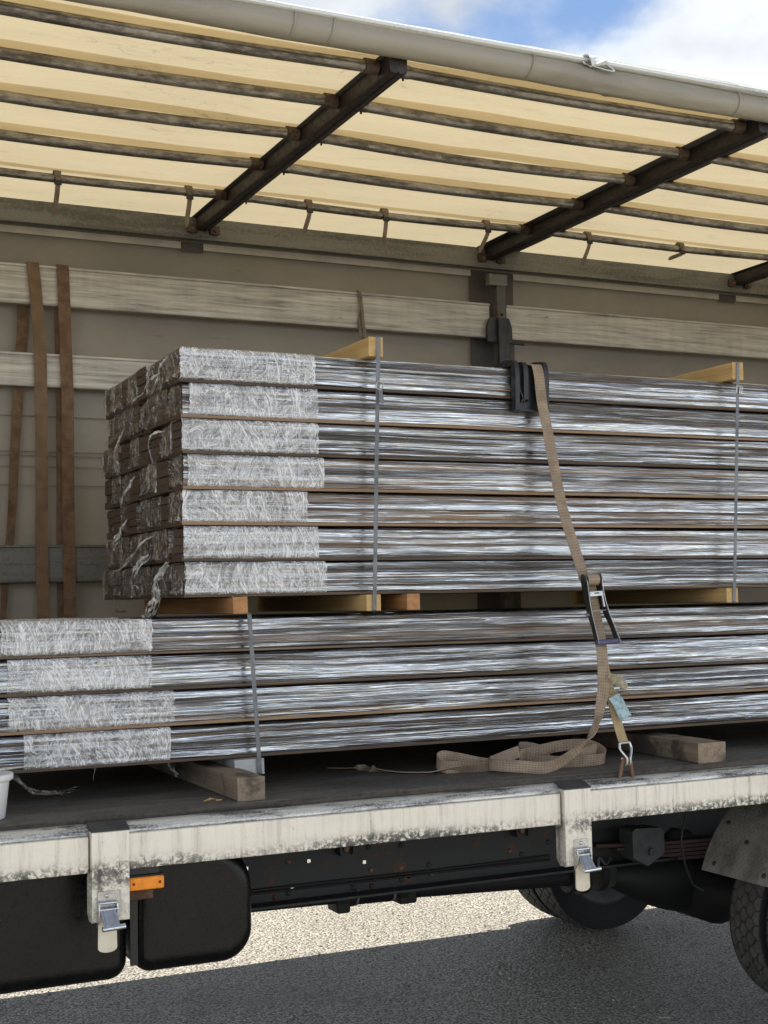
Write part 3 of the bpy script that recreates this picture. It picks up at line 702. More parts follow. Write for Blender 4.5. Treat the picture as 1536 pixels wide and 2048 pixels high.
# axle and differential
obj("rear_axle", MB().tube([(WX0, .25, .343), (WX0, .85, .343), (WX0, 1.0, .343), (WX0, 1.28, .343), (WX0, 1.45, .343), (WX0, 2.15, .343)], [.075, .085, .17, .17, .085, .075], 20), M_SHAFT, truck, smooth=True)
rows = []
for i in range(13):
    t = i / 12; r = .04 + .11 * math.sin(math.pi * min(1, t * .62 + .05))
    rows.append((3.86 + .56 * t, r))
obj("differential", MB().tube([(x, 1.14, .44 - .09 * (x - 3.86) / .56) for x, r in rows], [r for x, r in rows], 22), M_SHAFT, truck, smooth=True)
lf = MB()
for q in range(5):
    n = 14; L = .78 - .11 * q
    pts = [(4.24 + L * (i / n * 2 - 1), .665 - .018 * q + .05 * ((i / n * 2 - 1) * L) ** 2) for i in range(n + 1)]
    lf.prism(pts + [(x, z - .014) for x, z in pts[::-1]], 'y', .66, .73)
obj("leaf_spring", lf, M_SPRING, truck)
sh = obj("spring_hanger", MB().prism([(3.612, .745), (3.612, .630), (3.69, .588), (3.782, .636), (3.782, .735), (3.765, .75), (3.63, .757)], 'y', .60, .70), M_GREYBOX, truck, bevel=.006)
obj("hanger_bolt", MB().lathe([(0, -.022), (.017, -.022), (.018, -.005), (.026, -.004), (.026, 0)], (3.70, .60, .652), 'y', 6), M_GREYBOX, sh)
obj("air_hose", MB().tube(smooth_path([(3.42, .74, .70), (3.46, .73, .60), (3.50, .72, .575), (3.52, .73, .62), (3.56, .74, .585), (3.60, .76, .61)], 8), .008, 8), M_GREYBOX, truck, smooth=True)
obj("brake_chamber", MB().tube([(3.93, .80, .63), (3.97, .80, .63), (3.98, .80, .63), (4.06, .80, .63)], [.05, .075, .075, .06], 18), M_SHAFT, truck, smooth=True)
obj("brake_hose", MB().tube(smooth_path([(3.86, .52, .86), (3.80, .50, .7), (3.86, .52, .52), (3.95, .55, .46)], 8), .004, 8), M_PLASTIC, truck, smooth=True)
# fuel tanks
def tank(x0, x1, zb, rl, rb, rt_):
    zt = .95; d0 = .058
    def outline(d):
        pts = []
        for cx, cz, r, a0 in ((x0 + rl, zb + rl, rl, 180), (x1 - rb, zb + rb, rb, 270), (x1 - rt_, zt - rt_, rt_, 0), (x0 + rl, zt - rl, rl, 90)):
            pts += [(cx + (r - d) * math.cos(math.radians(a0 + 90 * i / 10)), cz + (r - d) * math.sin(math.radians(a0 + 90 * i / 10))) for i in range(11)]
        return pts
    rows = []
    for sgn, yy in ((1, .17), (-1, .70)):
        qs = [i * math.pi / 16 for i in range(9)]
        for q in (qs if sgn > 0 else qs[::-1]):
            rows.append([(x, yy + sgn * d0 * (1 - math.cos(q)), z) for x, z in outline(d0 * (1 - math.sin(q)))])
    mb = MB().quadgrid(rows, closed_v=True); mb.poly(rows[0]); mb.poly(rows[-1])
    return obj("fuel_tank", mb, M_TANK, truck, smooth=True)
t2 = tank(1.262, 1.69, .53, .06, .115, .17); t1 = tank(-.6, 1.236, .520, .065, .065, .065)
for x in (1.235, .35):
    st = obj("tank_strap", MB().box(x, x + .028, .160, .168, .57, .96), M_PLASTIC, t1, bevel=.003)
obj("strap_bracket", MB().box(1.215, 1.30, .10, .16, .80, .842), M_RUST, t1, bevel=.004)
# orange side reflector
rf = obj("side_reflector", MB().box(1.192, 1.312, .006, .020, .850, .893), M_ORANGER, truck, bevel=.007, seg=3)
obj("reflector_back", MB().box(1.186, 1.316, .0205, .034, .846, .898).box(1.195, 1.30, .022, .05, .898, .925), M_PLASTIC, rf, bevel=.003)
mr = m_simple("red rivet", (.25, .03, .01), .4)
for x in (1.208, 1.296): obj("reflector_rivet", MB().lathe([(0, -.003), (.004, -.002), (.005, 0)], (x, .006, .8725), 'y', 12), mr, rf, smooth=True)
fg = bpy.data.curves  # (no lettering is legible on the reflector)

# wheels
WX0 = 4.404; WZ0 = .343
def tyre_mesh():
    R = .40; hw = .104; NA = 560; rows = []
    prof = []
    for j in range(61):
        s = -1 + 2 * j / 60; prof.append((R - .009 * abs(s) ** 3, s * (hw - .010), True, s))
    side = [(.389, .1035), (.37, .107), (.34, .109), (.30, .105), (.262, .097), (.25, .09)]
    full = [(r, -h, False, 0) for r, h in side[::-1]] + prof + [(r, h, False, 0) for r, h in side]
    for a in range(NA):
        q = 2 * math.pi * a / NA; row = []
        ph = q * 40 / (2 * math.pi)
        tri = abs((ph % 1.0) * 2 - 1) - .5
        tri2 = abs(((ph + .5) % 1.0) * 2 - 1) - .5
        for r, h, tr, s in full:
            if tr:
                d = 0
                for kk, c in enumerate((-.62, -.2, .2, .62)):
                    if abs(s - c - (tri if kk % 2 else tri2) * .22) < .05: d = 1
                for kk, (u, v) in enumerate(((-1, -.62), (-.62, -.2), (-.2, .2), (.2, .62), (.62, 1))):
                    if u <= s <= v and ((ph + .5 * (kk % 2) + .35 * (s - u)) % 1.0) < .09: d = max(d, .8)
                r = r - .012 * d
            row.append((r * math.cos(q), h, r * math.sin(q)))
        rows.append(row)
    return MB().quadgrid(rows, closed_u=True)
ty = tyre_mesh(); tyre_data = None
def wheel(yc):
    global tyre_data
    w = obj("wheel", MB().lathe([(.0, -.02), (.08, -.02), (.09, -.035), (.16, -.035), (.18, -.075), (.245, -.088), (.254, -.092), (.254, .092), (.245, .088), (.18, .075), (.16, .035), (.0, .035)], (WX0, yc, WZ0), 'y', 40), M_GREYBOX, truck, smooth=True)
    if tyre_data is None:
        t = obj("tyre", MB(), M_TYRE); me = bpy.data.meshes.new("tyre"); me.from_pydata(ty.v, [], ty.f); me.materials.append(M_TYRE)
        for p in me.polygons: p.use_smooth = False
        t.data = me; tyre_data = me
    else:
        t = bpy.data.objects.new("tyre", tyre_data); COL.objects.link(t)
    t.parent = w; t.location = Vector((WX0, yc, WZ0)) - truck.location
    t.rotation_euler = (0, yc * 2.3, 0)
    return w
for yc in (.118, .355, 2.065, 2.302): wheel(yc)
# mudguard of tread plate over the near wheels
def guard(y0, y1):
    rows = []
    for i in range(30):
        a = math.radians(156 - 118 * i / 29); r = .565 + .04 * min(1, i / 10)
        rows.append([(4.404 + (r + o_) * math.cos(a), y, .343 + (r + o_) * math.sin(a)) for o_, y in ((0, y0), (.0, y1), (.004, y1), (.004, y0))])
    mb = MB().quadgrid(rows, closed_v=True); mb.poly(rows[0]); mb.poly(rows[-1]); return mb
mg = obj("mudguard", guard(.0, .475), M_TREAD, truck)
for a_, y in ((152, .08), (152, .40), (140, .25), (133, .08), (133, .42)):
    a = math.radians(a_); rr = .565 + .04 * min(1, (156 - a_) / 118 * 29 / 10) + .004; p = Vector((4.404 + rr * math.cos(a), y, .343 + rr * math.sin(a))); d = Vector((math.cos(a), 0, math.sin(a)))
    obj("guard_bolt", MB().tube([p, p + d * .006], .011, 10), M_GREYBOX, mg)
obj("mudguard", guard(1.94, 2.42), M_PLASTIC, truck)
# lashing ring set in the rail
lr = MB()
for x in (3.166, 3.218):
    lr.tube(smooth_path([(x + (.006 if x > 3.2 else -.006), .040, 1.070), (x, .036, 1.10), (x + (-.006 if x > 3.2 else .006), .034, 1.135)], 6), .0075, 10)
lr.tube(smooth_path([(3.172, .034, 1.132), (3.178, .032, 1.142), (3.192, .032, 1.146), (3.206, .032, 1.142), (3.212, .034, 1.132)], 5), .0075, 10)
obj("lashing_ring", lr, M_RUST, truck, smooth=True)

# ------------------------------------------------------------------ board packs
SY = .42                                            # front of both stacks
def board_mesh(L, h=.0262, w=.137):
    mb = MB(); prof = [(0, 0), (0, h * .36), (.005, h * .42), (.005, h * .58), (0, h * .64), (0, h), (w, h), (w, 0)]
    return mb.prism(prof, 'x', 0, L)
def sleeve(L, H, Wd, grow, nx, wob, seed):
    """closed film tube round a pack, sucked in between the boards"""
    rows = []; ox = []
    prof = []
    nz_ = 34
    for j in range(nz_ + 1):
        t = j / nz_; zb_ = .011; z = zb_ + (H + grow - zb_) * t
        edge = min(t, 1 - t) * H; y = -grow + .007 * max(0, 1 - edge / .012) ** 2
        y += .0030 * (1 - abs(math.sin(math.pi * 4 * z / H))) ** 1.4 * (1 if grow < .003 else .4)            # hollow between boards
        prof.append((y, z))
    prof += [(Wd * .5, H + grow), (Wd + grow - .006, H + grow), (Wd + grow, H - .006), (Wd + grow, .016), (Wd + grow - .006, .012), (Wd * .5, .010)]
    for i in range(nx + 1):
        x = L * i / nx; row = []
        for j, (y, z) in enumerate(prof):
            k = wob * (nz(x * 1.1 + seed, z * 55, y * 30) + .5 * nz(x * 4 + seed, z * 110, 3))
            row.append((x, y + (k if j <= nz_ else 0), z + (k * .5 if j > nz_ else 0)))
        rows.append(row)
    return MB().quadgrid(rows, closed_v=True)
def crumple(L, H, Wd, seed):
    mb = sleeve(L, H, Wd, .0050, 150, .0030, seed)
    out = []
    for x, y, z in mb.v:
        if y < .012:
            a = abs(nz(x * 9 + seed, z * 16, 1)); b = abs(nz(x * 17 + z * 14, z * 24 - x * 9, seed)); c_ = abs(nz(x * 34, z * 40, seed + 5))
            y -= .0075 * (max(0, .5 - a) ** 2) + .006 * max(0, .45 - b) ** 2 + .0030 * max(0, .4 - c_)
        if x > L - .004 or x < .004: x += .006 * nz(z * 40, seed, 7)
        out.append((x, y, z))
    mb.v = out; return mb
def endcap(H, Wd, seed):
    """film gathered over the end of a pack with a ragged hanging hem"""
    rows = []; n = 28; m = 24
    drop = -.02 + .05 * abs(nz(seed, 1.7))
    for j in range(m + 1):
        t = j / m; row = []
        for i in range(n + 1):
            s = i / n
            y = -.002 + (Wd + .004) * s; z = H + .002 - (H + drop * (1 + 1.2 * nz(s * 5, seed))) * t
            e = min(1, 6 * min(s, 1 - s)) * min(1, 5 * t + .05)
            fold = .012 * abs(nz(s * 7 + seed * 3.1, t * 1.4)) + .006 * nz(s * 17 + seed, t * 3, 2) + .003 * nz(s * 34, t * 6, seed)
            row.append((-.006 - e * (.006 + abs(fold)) - .012 * max(0, t - .8) * 5 * abs(nz(s * 4, seed, 9)), y + .008 * nz(s * 9, t * 6, seed + 4), z))
        rows.append(row)
    return MB().quadgrid(rows)
ORD = ['front', 'second', 'third', 'fourth', 'fifth', 'sixth', 'seventh', 'rear']
def rowname(i, n): return 'top row' if i == 0 else 'bottom row' if i == n - 1 else ORD[i] + ' row down'
def colname(j): return 'front column' if j == 0 else 'rear column' if j == 7 else ORD[j] + ' column from front'
def build_stack(which, x0, L, z0, pitch, nrow, starts, wraps):
    H = pitch - .007; Wd = .1385
    hb = (H - .003) / 4
    bm_ = [None] * 1
    protos = {}
    bmesh0 = board_mesh(L, hb - .0026); sl = [sleeve(L, H, Wd, .0015, 90, .0022, 11.3 * q) for q in range(3)]
    caps = [endcap(H, Wd, 3.3 + q * 2.9) for q in range(6)]
    wr = [crumple(.55, H, Wd, 5.1 + 7.7 * q) for q in range(4)]
    meshes = {}
    def part(key, name, mb, mat, parent, loc, smooth):
        if key not in meshes:
            o = obj(name, mb, mat, None, smooth); meshes[key] = o
        else:
            o = meshes[key].copy(); COL.objects.link(o)          # shares mesh data
        o.name = name; o.parent = parent; o.location = loc; return o
    for i in range(nrow):
        zr = z0 + (nrow - 1 - i) * pitch
        for j in range(8):
            dx = starts[i] if j == 0 else starts[i] + random.uniform(-.014, .014)
            lab = f"film wrapped board pack, {which} stack, {rowname(i, nrow)}, {colname(j)}"
            rt_ = thing("board_pack", lab, "board pack", (x0 + dx, SY + j * .1445 + (random.uniform(-.002, .003) if j == 0 else 0), zr + random.uniform(-.0012, .0012)), f"wrapped board packs in the {which} stack")
            rt_.rotation_euler = (0, random.uniform(-.0009, .0009), random.uniform(-.0005, .0005))
            for q in range(4):
                o = part('b', "board", bmesh0, M_BOARD, rt_, (random.uniform(-.006, .006), random.uniform(0, .0025), .0005 + q * hb + .0008), False)
            part(('s', (i + j) % 3), "film_sleeve", sl[(i + j) % 3], M_FILM, rt_, (0, 0, 0), True)
            if j == 0 or i == 0:
                w = part(('w', (i + 2 * j) % 4), "end_wrap", wr[(i + 2 * j) % 4], M_WRAP, rt_, (wraps[i][0], 0, 0), True)
                w.scale = ((wraps[i][1] - wraps[i][0] + (0 if j == 0 else random.uniform(-.05, .05))) / .55, 1, 1)
            if random.random() > .22: part(('c', (i * 3 + j * 5 + (i * j) % 2) % 6), "end_film", caps[(i * 3 + j * 5 + (i * j) % 2) % 6], M_TUFT, rt_, (0, 0, 0), True)
P_U = .1343
build_stack("upper", 1.512, 4.25, 1.812, P_U, 7, [-.004, .006, .002, .006, .0, .004, .006],
            [(.0, .545), (.025, .545), (.0, .55), (.015, .565), (.0, .50), (.0, .54), (.004, .57)])
P_L = .1320
build_stack("lower", .83, 4.75, 1.212, P_L, 4, [-.012, .0, .01, .0],
            [(.035, .575), (.045, .56), (.04, .637), (.10, .628)])

# loose film tails hanging off the stack ends
def tail(pts, w, label, cat="film scrap", mat=M_TAIL, name="film_tail"):
    p = smooth_path(pts, 7); n = len(p); mb = MB(); sd_ = pts[0][1] * 37
    strands = 2 if w < .03 else 6
    for q in range(strands):
        pp = []; wd = []; tp = []
        for i, c in enumerate(p):
            t = i / (n - 1); sp_ = w * (.25 + .45 * t)
            pp.append(c + Vector((sp_ * .5 * nz(t * 3 + q * 5.1, sd_), sp_ * 1.3 * nz(t * 2.5 + q * 3.7, sd_, 4), sp_ * .8 * nz(t * 3.5 + q * 2.9, sd_, 8))))
            a = 1.4 * math.sin(i * .5 + q) + i * .15 + q * 1.3
            wd.append((math.cos(a) * .4, math.cos(a), math.sin(a) * .6)); tp.append((.35 + .75 * abs(nz(i * .3, w * 100 + q * 2))) * (1 - .55 * t))
        mb.ribbon(pp, wd, w * (.8 if strands == 2 else .42), .0006, tp)
    o = obj(name, mb, mat, None, True, loc=tuple(p[0])); return tag(o, label, cat, "loose film tails")
tail([(1.49, .62, 2.68), (1.46, .66, 2.655), (1.455, .70, 2.635), (1.46, .78, 2.615), (1.45, .86, 2.60), (1.46, .93, 2.585)], .022, "pale film tail sweeping across the top packs at the stack end")
tail([(1.50, .55, 2.73), (1.47, .56, 2.69), (1.475, .60, 2.65), (1.46, .64, 2.60)], .026, "short pale film tail hanging from the upper stack corner")
tail([(1.49, 1.18, 2.52), (1.46, 1.17, 2.44), (1.45, 1.12, 2.37), (1.455, 1.14, 2.33)], .06, "drooping film pouch hanging at the middle of the stack end")
tail([(1.50, .60, 2.45), (1.46, .62, 2.44), (1.45, .64, 2.40), (1.46, .63, 2.33)], .022, "looped pale film tail on the third pack row end")
tail([(1.495, .73, 2.06), (1.45, .75, 2.03), (1.44, .83, 1.99), (1.43, .95, 1.945), (1.43, 1.04, 1.935), (1.425, 1.10, 1.925)], .030, "long twisted white film tail crossing the lower stack end")
tail([(1.49, .80, 1.98), (1.44, .78, 1.94), (1.43, .82, 1.89), (1.44, .84, 1.85)], .075, "crumpled film tuft below the long white tail")
tail([(1.50, .56, 1.94), (1.45, .56, 1.88), (1.44, .54, 1.82), (1.43, .56, 1.77), (1.42, .60, 1.745)], .095, "wide ragged film tuft drooping under the upper stack corner")
tail([(1.49, 1.0, 2.31), (1.45, 1.02, 2.24), (1.45, 1.05, 2.20)], .05, "short film tuft beside the fourth row packs")
tail([(1.49, 1.12, 2.14), (1.45, 1.10, 2.08), (1.44, 1.14, 2.03)], .06, "hanging film tuft beside the sixth row packs")
tail([(1.70, .41, 1.815), (1.705, .39, 1.80), (1.712, .385, 1.785), (1.717, .39, 1.768)], .008, "thin film curl hanging over the reddish bearer")
tail([(.87, .40, 1.72), (.875, .385, 1.69), (.85, .38, 1.655), (.842, .385, 1.60), (.83, .39, 1.545)], .010, "thin white film tail on the left end of lower stack")
tail([(.90, .47, 1.20), (.96, .5, 1.145), (1.02, .55, 1.12), (1.10, .60, 1.112), (1.17, .66, 1.106)], .05, "dull film scrap lying on the deck under the lower stack", mat=M_TUFT)
tail([(1.50, .60, 1.205), (1.505, .59, 1.18), (1.52, .60, 1.165), (1.54, .60, 1.14)], .035, "small white film shred under the lower stack by the timber")
tail([(1.22, .60, 1.205), (1.225, .60, 1.18), (1.215, .60, 1.15)], .022, "tiny film shred hanging under the lower stack")
tail([(1.57, 1.45, 1.76), (1.50, 1.35, 1.765), (1.47, 1.2, 1.785), (1.44, 1.1, 1.762)], .03, "flat film scrap lying on top of the lower stack", mat=M_TUFT)

# ------------------------------------------------------------------ timbers
def timber(name, label, x0, x1, y0, y1, z0, z1, mat, skew=0.0, jag=.003, group=None):
    rows = []
    for i in range(13):
        y = y0 + (y1 - y0) * i / 12; s = skew * (i / 12)
        q = lambda a: jag * nz(i * .6, a, x0 * 5)
        rows.append([(x0 + s + q(1), y, z0), (x1 + s + q(2), y, z0), (x1 + s + q(3), y, z1 + q(4)), (x0 + s + q(5), y, z1 + q(6))])
    mb = MB().quadgrid(rows, closed_v=True); mb.poly(rows[0][::-1]); mb.poly(rows[-1])
    o = obj(name, mb, mat, None, bevel=.005, loc=((x0 + x1) / 2, (y0 + y1) / 2, z0)); return tag(o, label, "timber", group)
timber("deck_timber", "square weathered timber under the lower stack, beside the grey bearer", 1.603, 1.705, .10, 1.9, 1.0985, 1.180, M_OLD, .03)
timber("deck_timber", "square weathered timber under the lower stack, right of the ratchet hook", 3.572, 3.712, .07, 1.9, 1.0985, 1.180, M_OLD, .10)
timber("bearer", "grey bearer beam strapped beneath the lower stack", 1.69, 1.805, .375, 1.6, 1.152, 1.2095, M_GREYW, 0)
timber("bearer", "grey bearer beam beneath the lower stack near the truck rear", 4.6, 4.7, .375, 1.6, 1.152, 1.2095, M_GREYW, 0)
timber("bearer", "reddish pine bearer between the stacks, nearest the wrapped ends", 1.695, 1.752, .385, 1.6, 1.7485, 1.8115, M_ORANGE)
timber("bearer", "pale pine bearer between the stacks, held by the steel band in the middle", 2.232, 2.292, .362, 1.6, 1.7485, 1.8115, M_NEW)
timber("bearer", "short orange pine bearer with notched end between the stacks", 2.418, 2.475, .385, 1.6, 1.7485, 1.8115, M_ORANGE)
timber("bearer", "pale pine bearer between the stacks, under the right steel band", 3.985, 4.048, .362, 1.6, 1.7485, 1.8115, M_NEW)
timber("top_timber", "pine batten on top of the upper stack under the ring banded strap", 2.262, 2.322, .362, 1.62, 2.7475, 2.826, M_NEW)
timber("top_timber", "pine batten on top of the upper stack under the right hand band", 4.062, 4.122, .362, 1.62, 2.7475, 2.826, M_NEW)

# ------------------------------------------------------------------ steel bands
def band(label, xt, xb, zt, zb, yf=.357, ring=None):
    t = thing("steel_band", label, "steel band", ((xt + xb) / 2, yf, zb), "grey bands round the stacks")
    n = 12; pts = [(xb + (xt - xb) * i / n, yf, zb + (zt - zb) * i / n) for i in range(n + 1)]
    loop = [(xb, 1.62, zb)] + pts + [(xt, 1.63, zt), ]
    obj("band_loop", MB().ribbon([(xb, 1.62, zb - .0015), (xb, yf + .008, zb - .0015), (xb, yf, zb + .004)] + pts[1:-1] + [(xt, yf, zt - .004), (xt, yf + .008, zt + .0015), (xt, 1.62, zt + .0015), (xt, 1.64, zt - .01), (xb, 1.64, zb + .01), (xb, 1.62, zb - .0015)], (1, 0, 0), .0165, .0015), M_BANDST, t)
    if ring == 'round':
        c = Vector((xt - .002, yf - .006, zt - .195))
        obj("band_ring", MB().tube([c + Vector((.0155 * math.cos(a), -.002 * math.sin(3 * a), .0165 * math.sin(a))) for a in (2 * math.pi * k / 20 for k in range(21))], .0028, 8, False), M_STEEL, t, smooth=True)
        obj("band_end", MB().ribbon([c + Vector((0, -.002, -.012)), c + Vector((.002, -.008, -.04)), c + Vector((.006, -.012, -.072))], (1, 0, .1), .0165, .0015), M_BANDST, t)
    elif ring:
        c = Vector((xt - .006, yf - .004, zt - .125)); mb = MB()
        for dx in (-.014, .004, .016): mb.tube([c + Vector((dx, 0, -.016)), c + Vector((dx + .003, -.003, .016))], .0024, 8)
        mb.tube([c + Vector((-.014, 0, .015)), c + Vector((.018, 0, .017))], .0022, 8).tube([c + Vector((0, 0, -.016)), c + Vector((.018, 0, -.014))], .0022, 8)
        obj("band_ring", mb, M_STEEL, t, smooth=True)
    return t
band("steel band with a round ring at its top, upper stack middle", 2.302, 2.262, 2.826, 1.748, ring='round')
band("steel band with a square wire clip on the right, upper stack", 4.092, 4.022, 2.826, 1.748, ring='clip')
band("slanting steel band round the lower stack beside the left timber", 1.752, 1.786, 1.7475, 1.152, .368)

# ------------------------------------------------------------------ lashing strap
ls = thing("ratchet_strap", "beige webbing lashing strap with ratchet, hooked to the deck rail beside the right post", "ratchet strap", (3.17, .05, 1.10))
WX = (1, -.12, 0)
up = [(3.03, 1.62, 2.757), (3.035, 1.0, 2.762), (3.04, .47, 2.765), (3.041, .40, 2.762), (3.044, .378, 2.75), (3.05, .372, 2.70), (3.056, .366, 2.60), (3.070, .345, 2.46), (3.090, .295, 2.18), (3.113, .245, 2.0), (3.128, .215, 1.90), (3.134, .205, 1.855)]
obj("webbing", MB().ribbon(smooth_path(up, 6), WX, .046, .003), M_WEB, ls)
# strap layer running down inside the ratchet and its loose end
lo = [(3.134, .190, 1.845), (3.136, .163, 1.82), (3.140, .155, 1.76), (3.145, .145, 1.70), (3.148, .12, 1.60), (3.143, .105, 1.50), (3.133, .092, 1.42)]
PILE = lo + [(3.112, .085, 1.35), (3.096, .09, 1.29), (3.075, .11, 1.235), (3.02, .14, 1.175), (2.95, .15, 1.135), (2.88, .15, 1.122), (2.80, .17, 1.130), (2.735, .22, 1.135), (2.72, .29, 1.135), (2.78, .34, 1.14), (2.90, .36, 1.165)]
n = len(PILE)
wdl = [WX] * 6 + [(1, -.3, 0), (.8, -.6, 0), (.35, -.9, .15), (.3, -.7, .55), (.15, -.4, .85), (.05, -.25, .95), (0, -.15, 1), (0, -.1, 1), (.05, .05, 1), (.1, 0, 1), (0, .1, 1), (0, .1, 1)]
def blend(w, k=7):
    out = []
    for i in range(len(w) - 1):
        for t in range(k): out.append(tuple(Vector(w[i]).lerp(Vector(w[i + 1]), t / k)))
    out.append(w[-1]); return out
tpl = blend([(1, 0, 0)] * 7 + [(.85, 0, 0), (.62, 0, 0), (.8, 0, 0)] + [(1, 0, 0)] * (n - 10))
obj("webbing", MB().ribbon(smooth_path(PILE, 7), blend(wdl), .047, .003, [a[0] for a in tpl]), M_WEB, ls)
def coil(pts, wd, k=8, mat=M_WEB, w=.047):
    return obj("webbing", MB().ribbon(smooth_path(pts, k), wd, w, .003), mat, ls)
Z0 = 1.123
coil([(2.90, .36, 1.15), (3.02, .37, 1.165), (3.12, .35, 1.178), (3.205, .32, 1.175), (3.245, .28, 1.15), (3.235, .25, 1.127), (3.16, .24, Z0), (3.08, .25, Z0), (3.02, .28, Z0)], (0, -.25, 1))
coil([(3.10, .27, 1.125), (3.15, .265, 1.15), (3.20, .27, 1.162), (3.225, .30, 1.14), (3.19, .33, 1.123), (3.12, .33, 1.123)], (0, -.2, 1))
coil([(3.02, .28, Z0), (2.96, .33, 1.13), (2.93, .40, 1.155), (2.96, .45, 1.17), (3.02, .42, 1.16), (3.05, .37, 1.14)], (0, -.2, 1))
coil([(2.80, .30, Z0), (2.72, .36, 1.13), (2.64, .41, 1.15), (2.585, .44, 1.158), (2.555, .42, 1.14), (2.57, .38, Z0), (2.64, .36, Z0), (2.73, .36, Z0)], (.0, -.15, 1))
coil([(2.75, .31, 1.122), (2.66, .34, 1.114), (2.58, .385, 1.107), (2.50, .43, 1.103), (2.42, .50, 1.102), (2.36, .60, 1.102), (2.33, .70, 1.102), (2.24, .78, 1.102)], [(.2, -.5, .75 - .72 * min(1, i / 22)) if i < 60 else (.5, .8, 0) for i in range(57)])
# short fixed strap between ratchet and hook
fx = [(3.166, .175, 1.70), (3.170, .155, 1.58), (3.172, .130, 1.48), (3.176, .098, 1.38), (3.180, .062, 1.27), (3.189, .042, 1.205)]
obj("fixed_webbing", MB().ribbon(smooth_path(fx, 7), (1, 0, .06), .043, .004), M_WEBPLAIN, ls)
hk = MB()
for sg in (-1, 1):
    hk.tube(smooth_path([(3.190 + sg * .024, .040, 1.208), (3.190 + sg * .027, .034, 1.188), (3.190 + sg * .018, .024, 1.168), (3.192 + sg * .008, .018, 1.150), (3.192 + sg * .008, .020, 1.130), (3.192 + sg * .008, .034, 1.122), (3.192 + sg * .008, .046, 1.132), (3.192 + sg * .009, .05, 1.15)], 6), .0052, 10)
hk.tube([(3.166, .040, 1.208), (3.214, .040, 1.210)], .005, 10)
obj("hook", hk, M_STEEL, ls, smooth=True)
# ratchet: local frame u = down the strap, w = across, n = outwards
RO = Vector((3.140, .185, 1.875)); RU = (Vector((3.150, .126, 1.585)) - RO).normalized(); RW = Vector((.97, -.14, 0)); RW = (RW - RU * RW.dot(RU)).normalized(); RN = RW.cross(RU).normalized()
if RN.y > 0: RN = -RN
def rp(u, w, n_): return RO + RU * u + RW * w + RN * n_
def side_plate(w_top, w_bot, outline, th=.0035):
    mb = MB(); A = []; B = []
    for u, n_ in outline:
        t = max(0, (u - .10) / .19); w = w_top + (w_bot - w_top) * t
        A.append(rp(u, w - th / 2, n_)); B.append(rp(u, w + th / 2, n_))
    mb.quadgrid([A, B], closed_v=True); mb.poly(A[::-1]); mb.poly(B); return mb
ol = [(.03 + .026 * math.cos(a) * -1 - .004, .022 + .024 * math.sin(a)) for a in (math.pi * (.5 + 1.0 * k / 10) - math.pi / 2 for k in range(0))]
OUT = [(0.0, .012), (.004, .032), (.018, .046), (.040, .048), (.075, .043), (.12, .040), (.17, .040), (.215, .046), (.288, .054), (.290, .022), (.22, .014), (.17, .0), (.13, -.006), (.06, -.008), (.02, -.006), (.004, .0)]
rat = obj("ratchet", side_plate(-.033, -.031, OUT), M_GUN, ls, bevel=.0012)
obj("side_plate", side_plate(.030, .060, OUT), M_GUN, rat, bevel=.0012)
rim = [rp(u, -.0335 + (.002) * max(0, (u - .1) / .19), n_ + .0008) for u, n_ in OUT[1:9]]
obj("plate_rim", MB().tube(rim, .0012, 6), M_STEEL, rat, smooth=True)
rim = [rp(u, .0335 + .030 * max(0, (u - .1) / .19), n_ + .0008) for u, n_ in OUT[1:9]]
obj("plate_rim", MB().tube(rim, .0012, 6), M_STEEL, rat, smooth=True)
obj("axle", MB().tube([rp(.026, -.042, .022), rp(.026, .040, .022)], .011, 14), M_GUN, rat, smooth=True)
obj("gear_wheel", MB().tube([rp(.026, -.0395, .022), rp(.026, -.036, .022)], .022, 18), M_GUN, rat, bevel=.002)
obj("gear_wheel", MB().tube([rp(.026, .033, .022), rp(.026, .037, .022)], .025, 18), M_GUN, rat, bevel=.002)
spool = [rp(.026 - .021 * math.cos(a), 0, .022 + .024 * math.sin(a)) for a in (2 * math.pi * k / 22 for k in range(-4, 14))]
obj("spool_webbing", MB().ribbon(spool, RW, .050, .006), M_WEB, rat)
obj("pawl_plate", MB().obox(rp(.087, .0, .040), RW * .030, RU * .010, RN * .003).obox(rp(.112, .027, .036), RW * .003, RU * .03, RN * .005), M_STEEL, rat, bevel=.0012)
obj("pawl_slot", MB().obox(rp(.085, .002, .0432), RW * .011, RU * .0025, RN * .0006), M_GUN, rat)
obj("return_spring", MB().tube([rp(.155, -.03, .03), rp(.155, .04, .032)], .002, 6), M_STEEL, rat)
obj("grip", MB().tube([rp(.284, -.036, .043), rp(.284, .062, .043)], .0105, 14), M_BLUEGRIP, rat, smooth=True)
obj("pivot_bolt", MB().tube([rp(.165, -.044, .012), rp(.165, -.034, .012)], .009, 10), M_STEEL, rat, bevel=.002)
obj("label_tag", MB().ribbon(smooth_path([(3.158, .088, 1.405), (3.192, .072, 1.412), (3.205, .064, 1.425), (3.196, .066, 1.446), (3.175, .074, 1.462), (3.150, .082, 1.468)], 5), (.45, 0, .9) and (.25, -.75, .35), .05, .001), M_LABEL, ls, label="curled cream paper label on the strap")
obj("label_tag", MB().ribbon(smooth_path([(3.170, .074, 1.392), (3.181, .058, 1.362), (3.190, .048, 1.332), (3.203, .04, 1.305)], 5), (1, -.1, .28), .052, .001), M_LABELB, ls, label="pale blue label hanging on the strap")

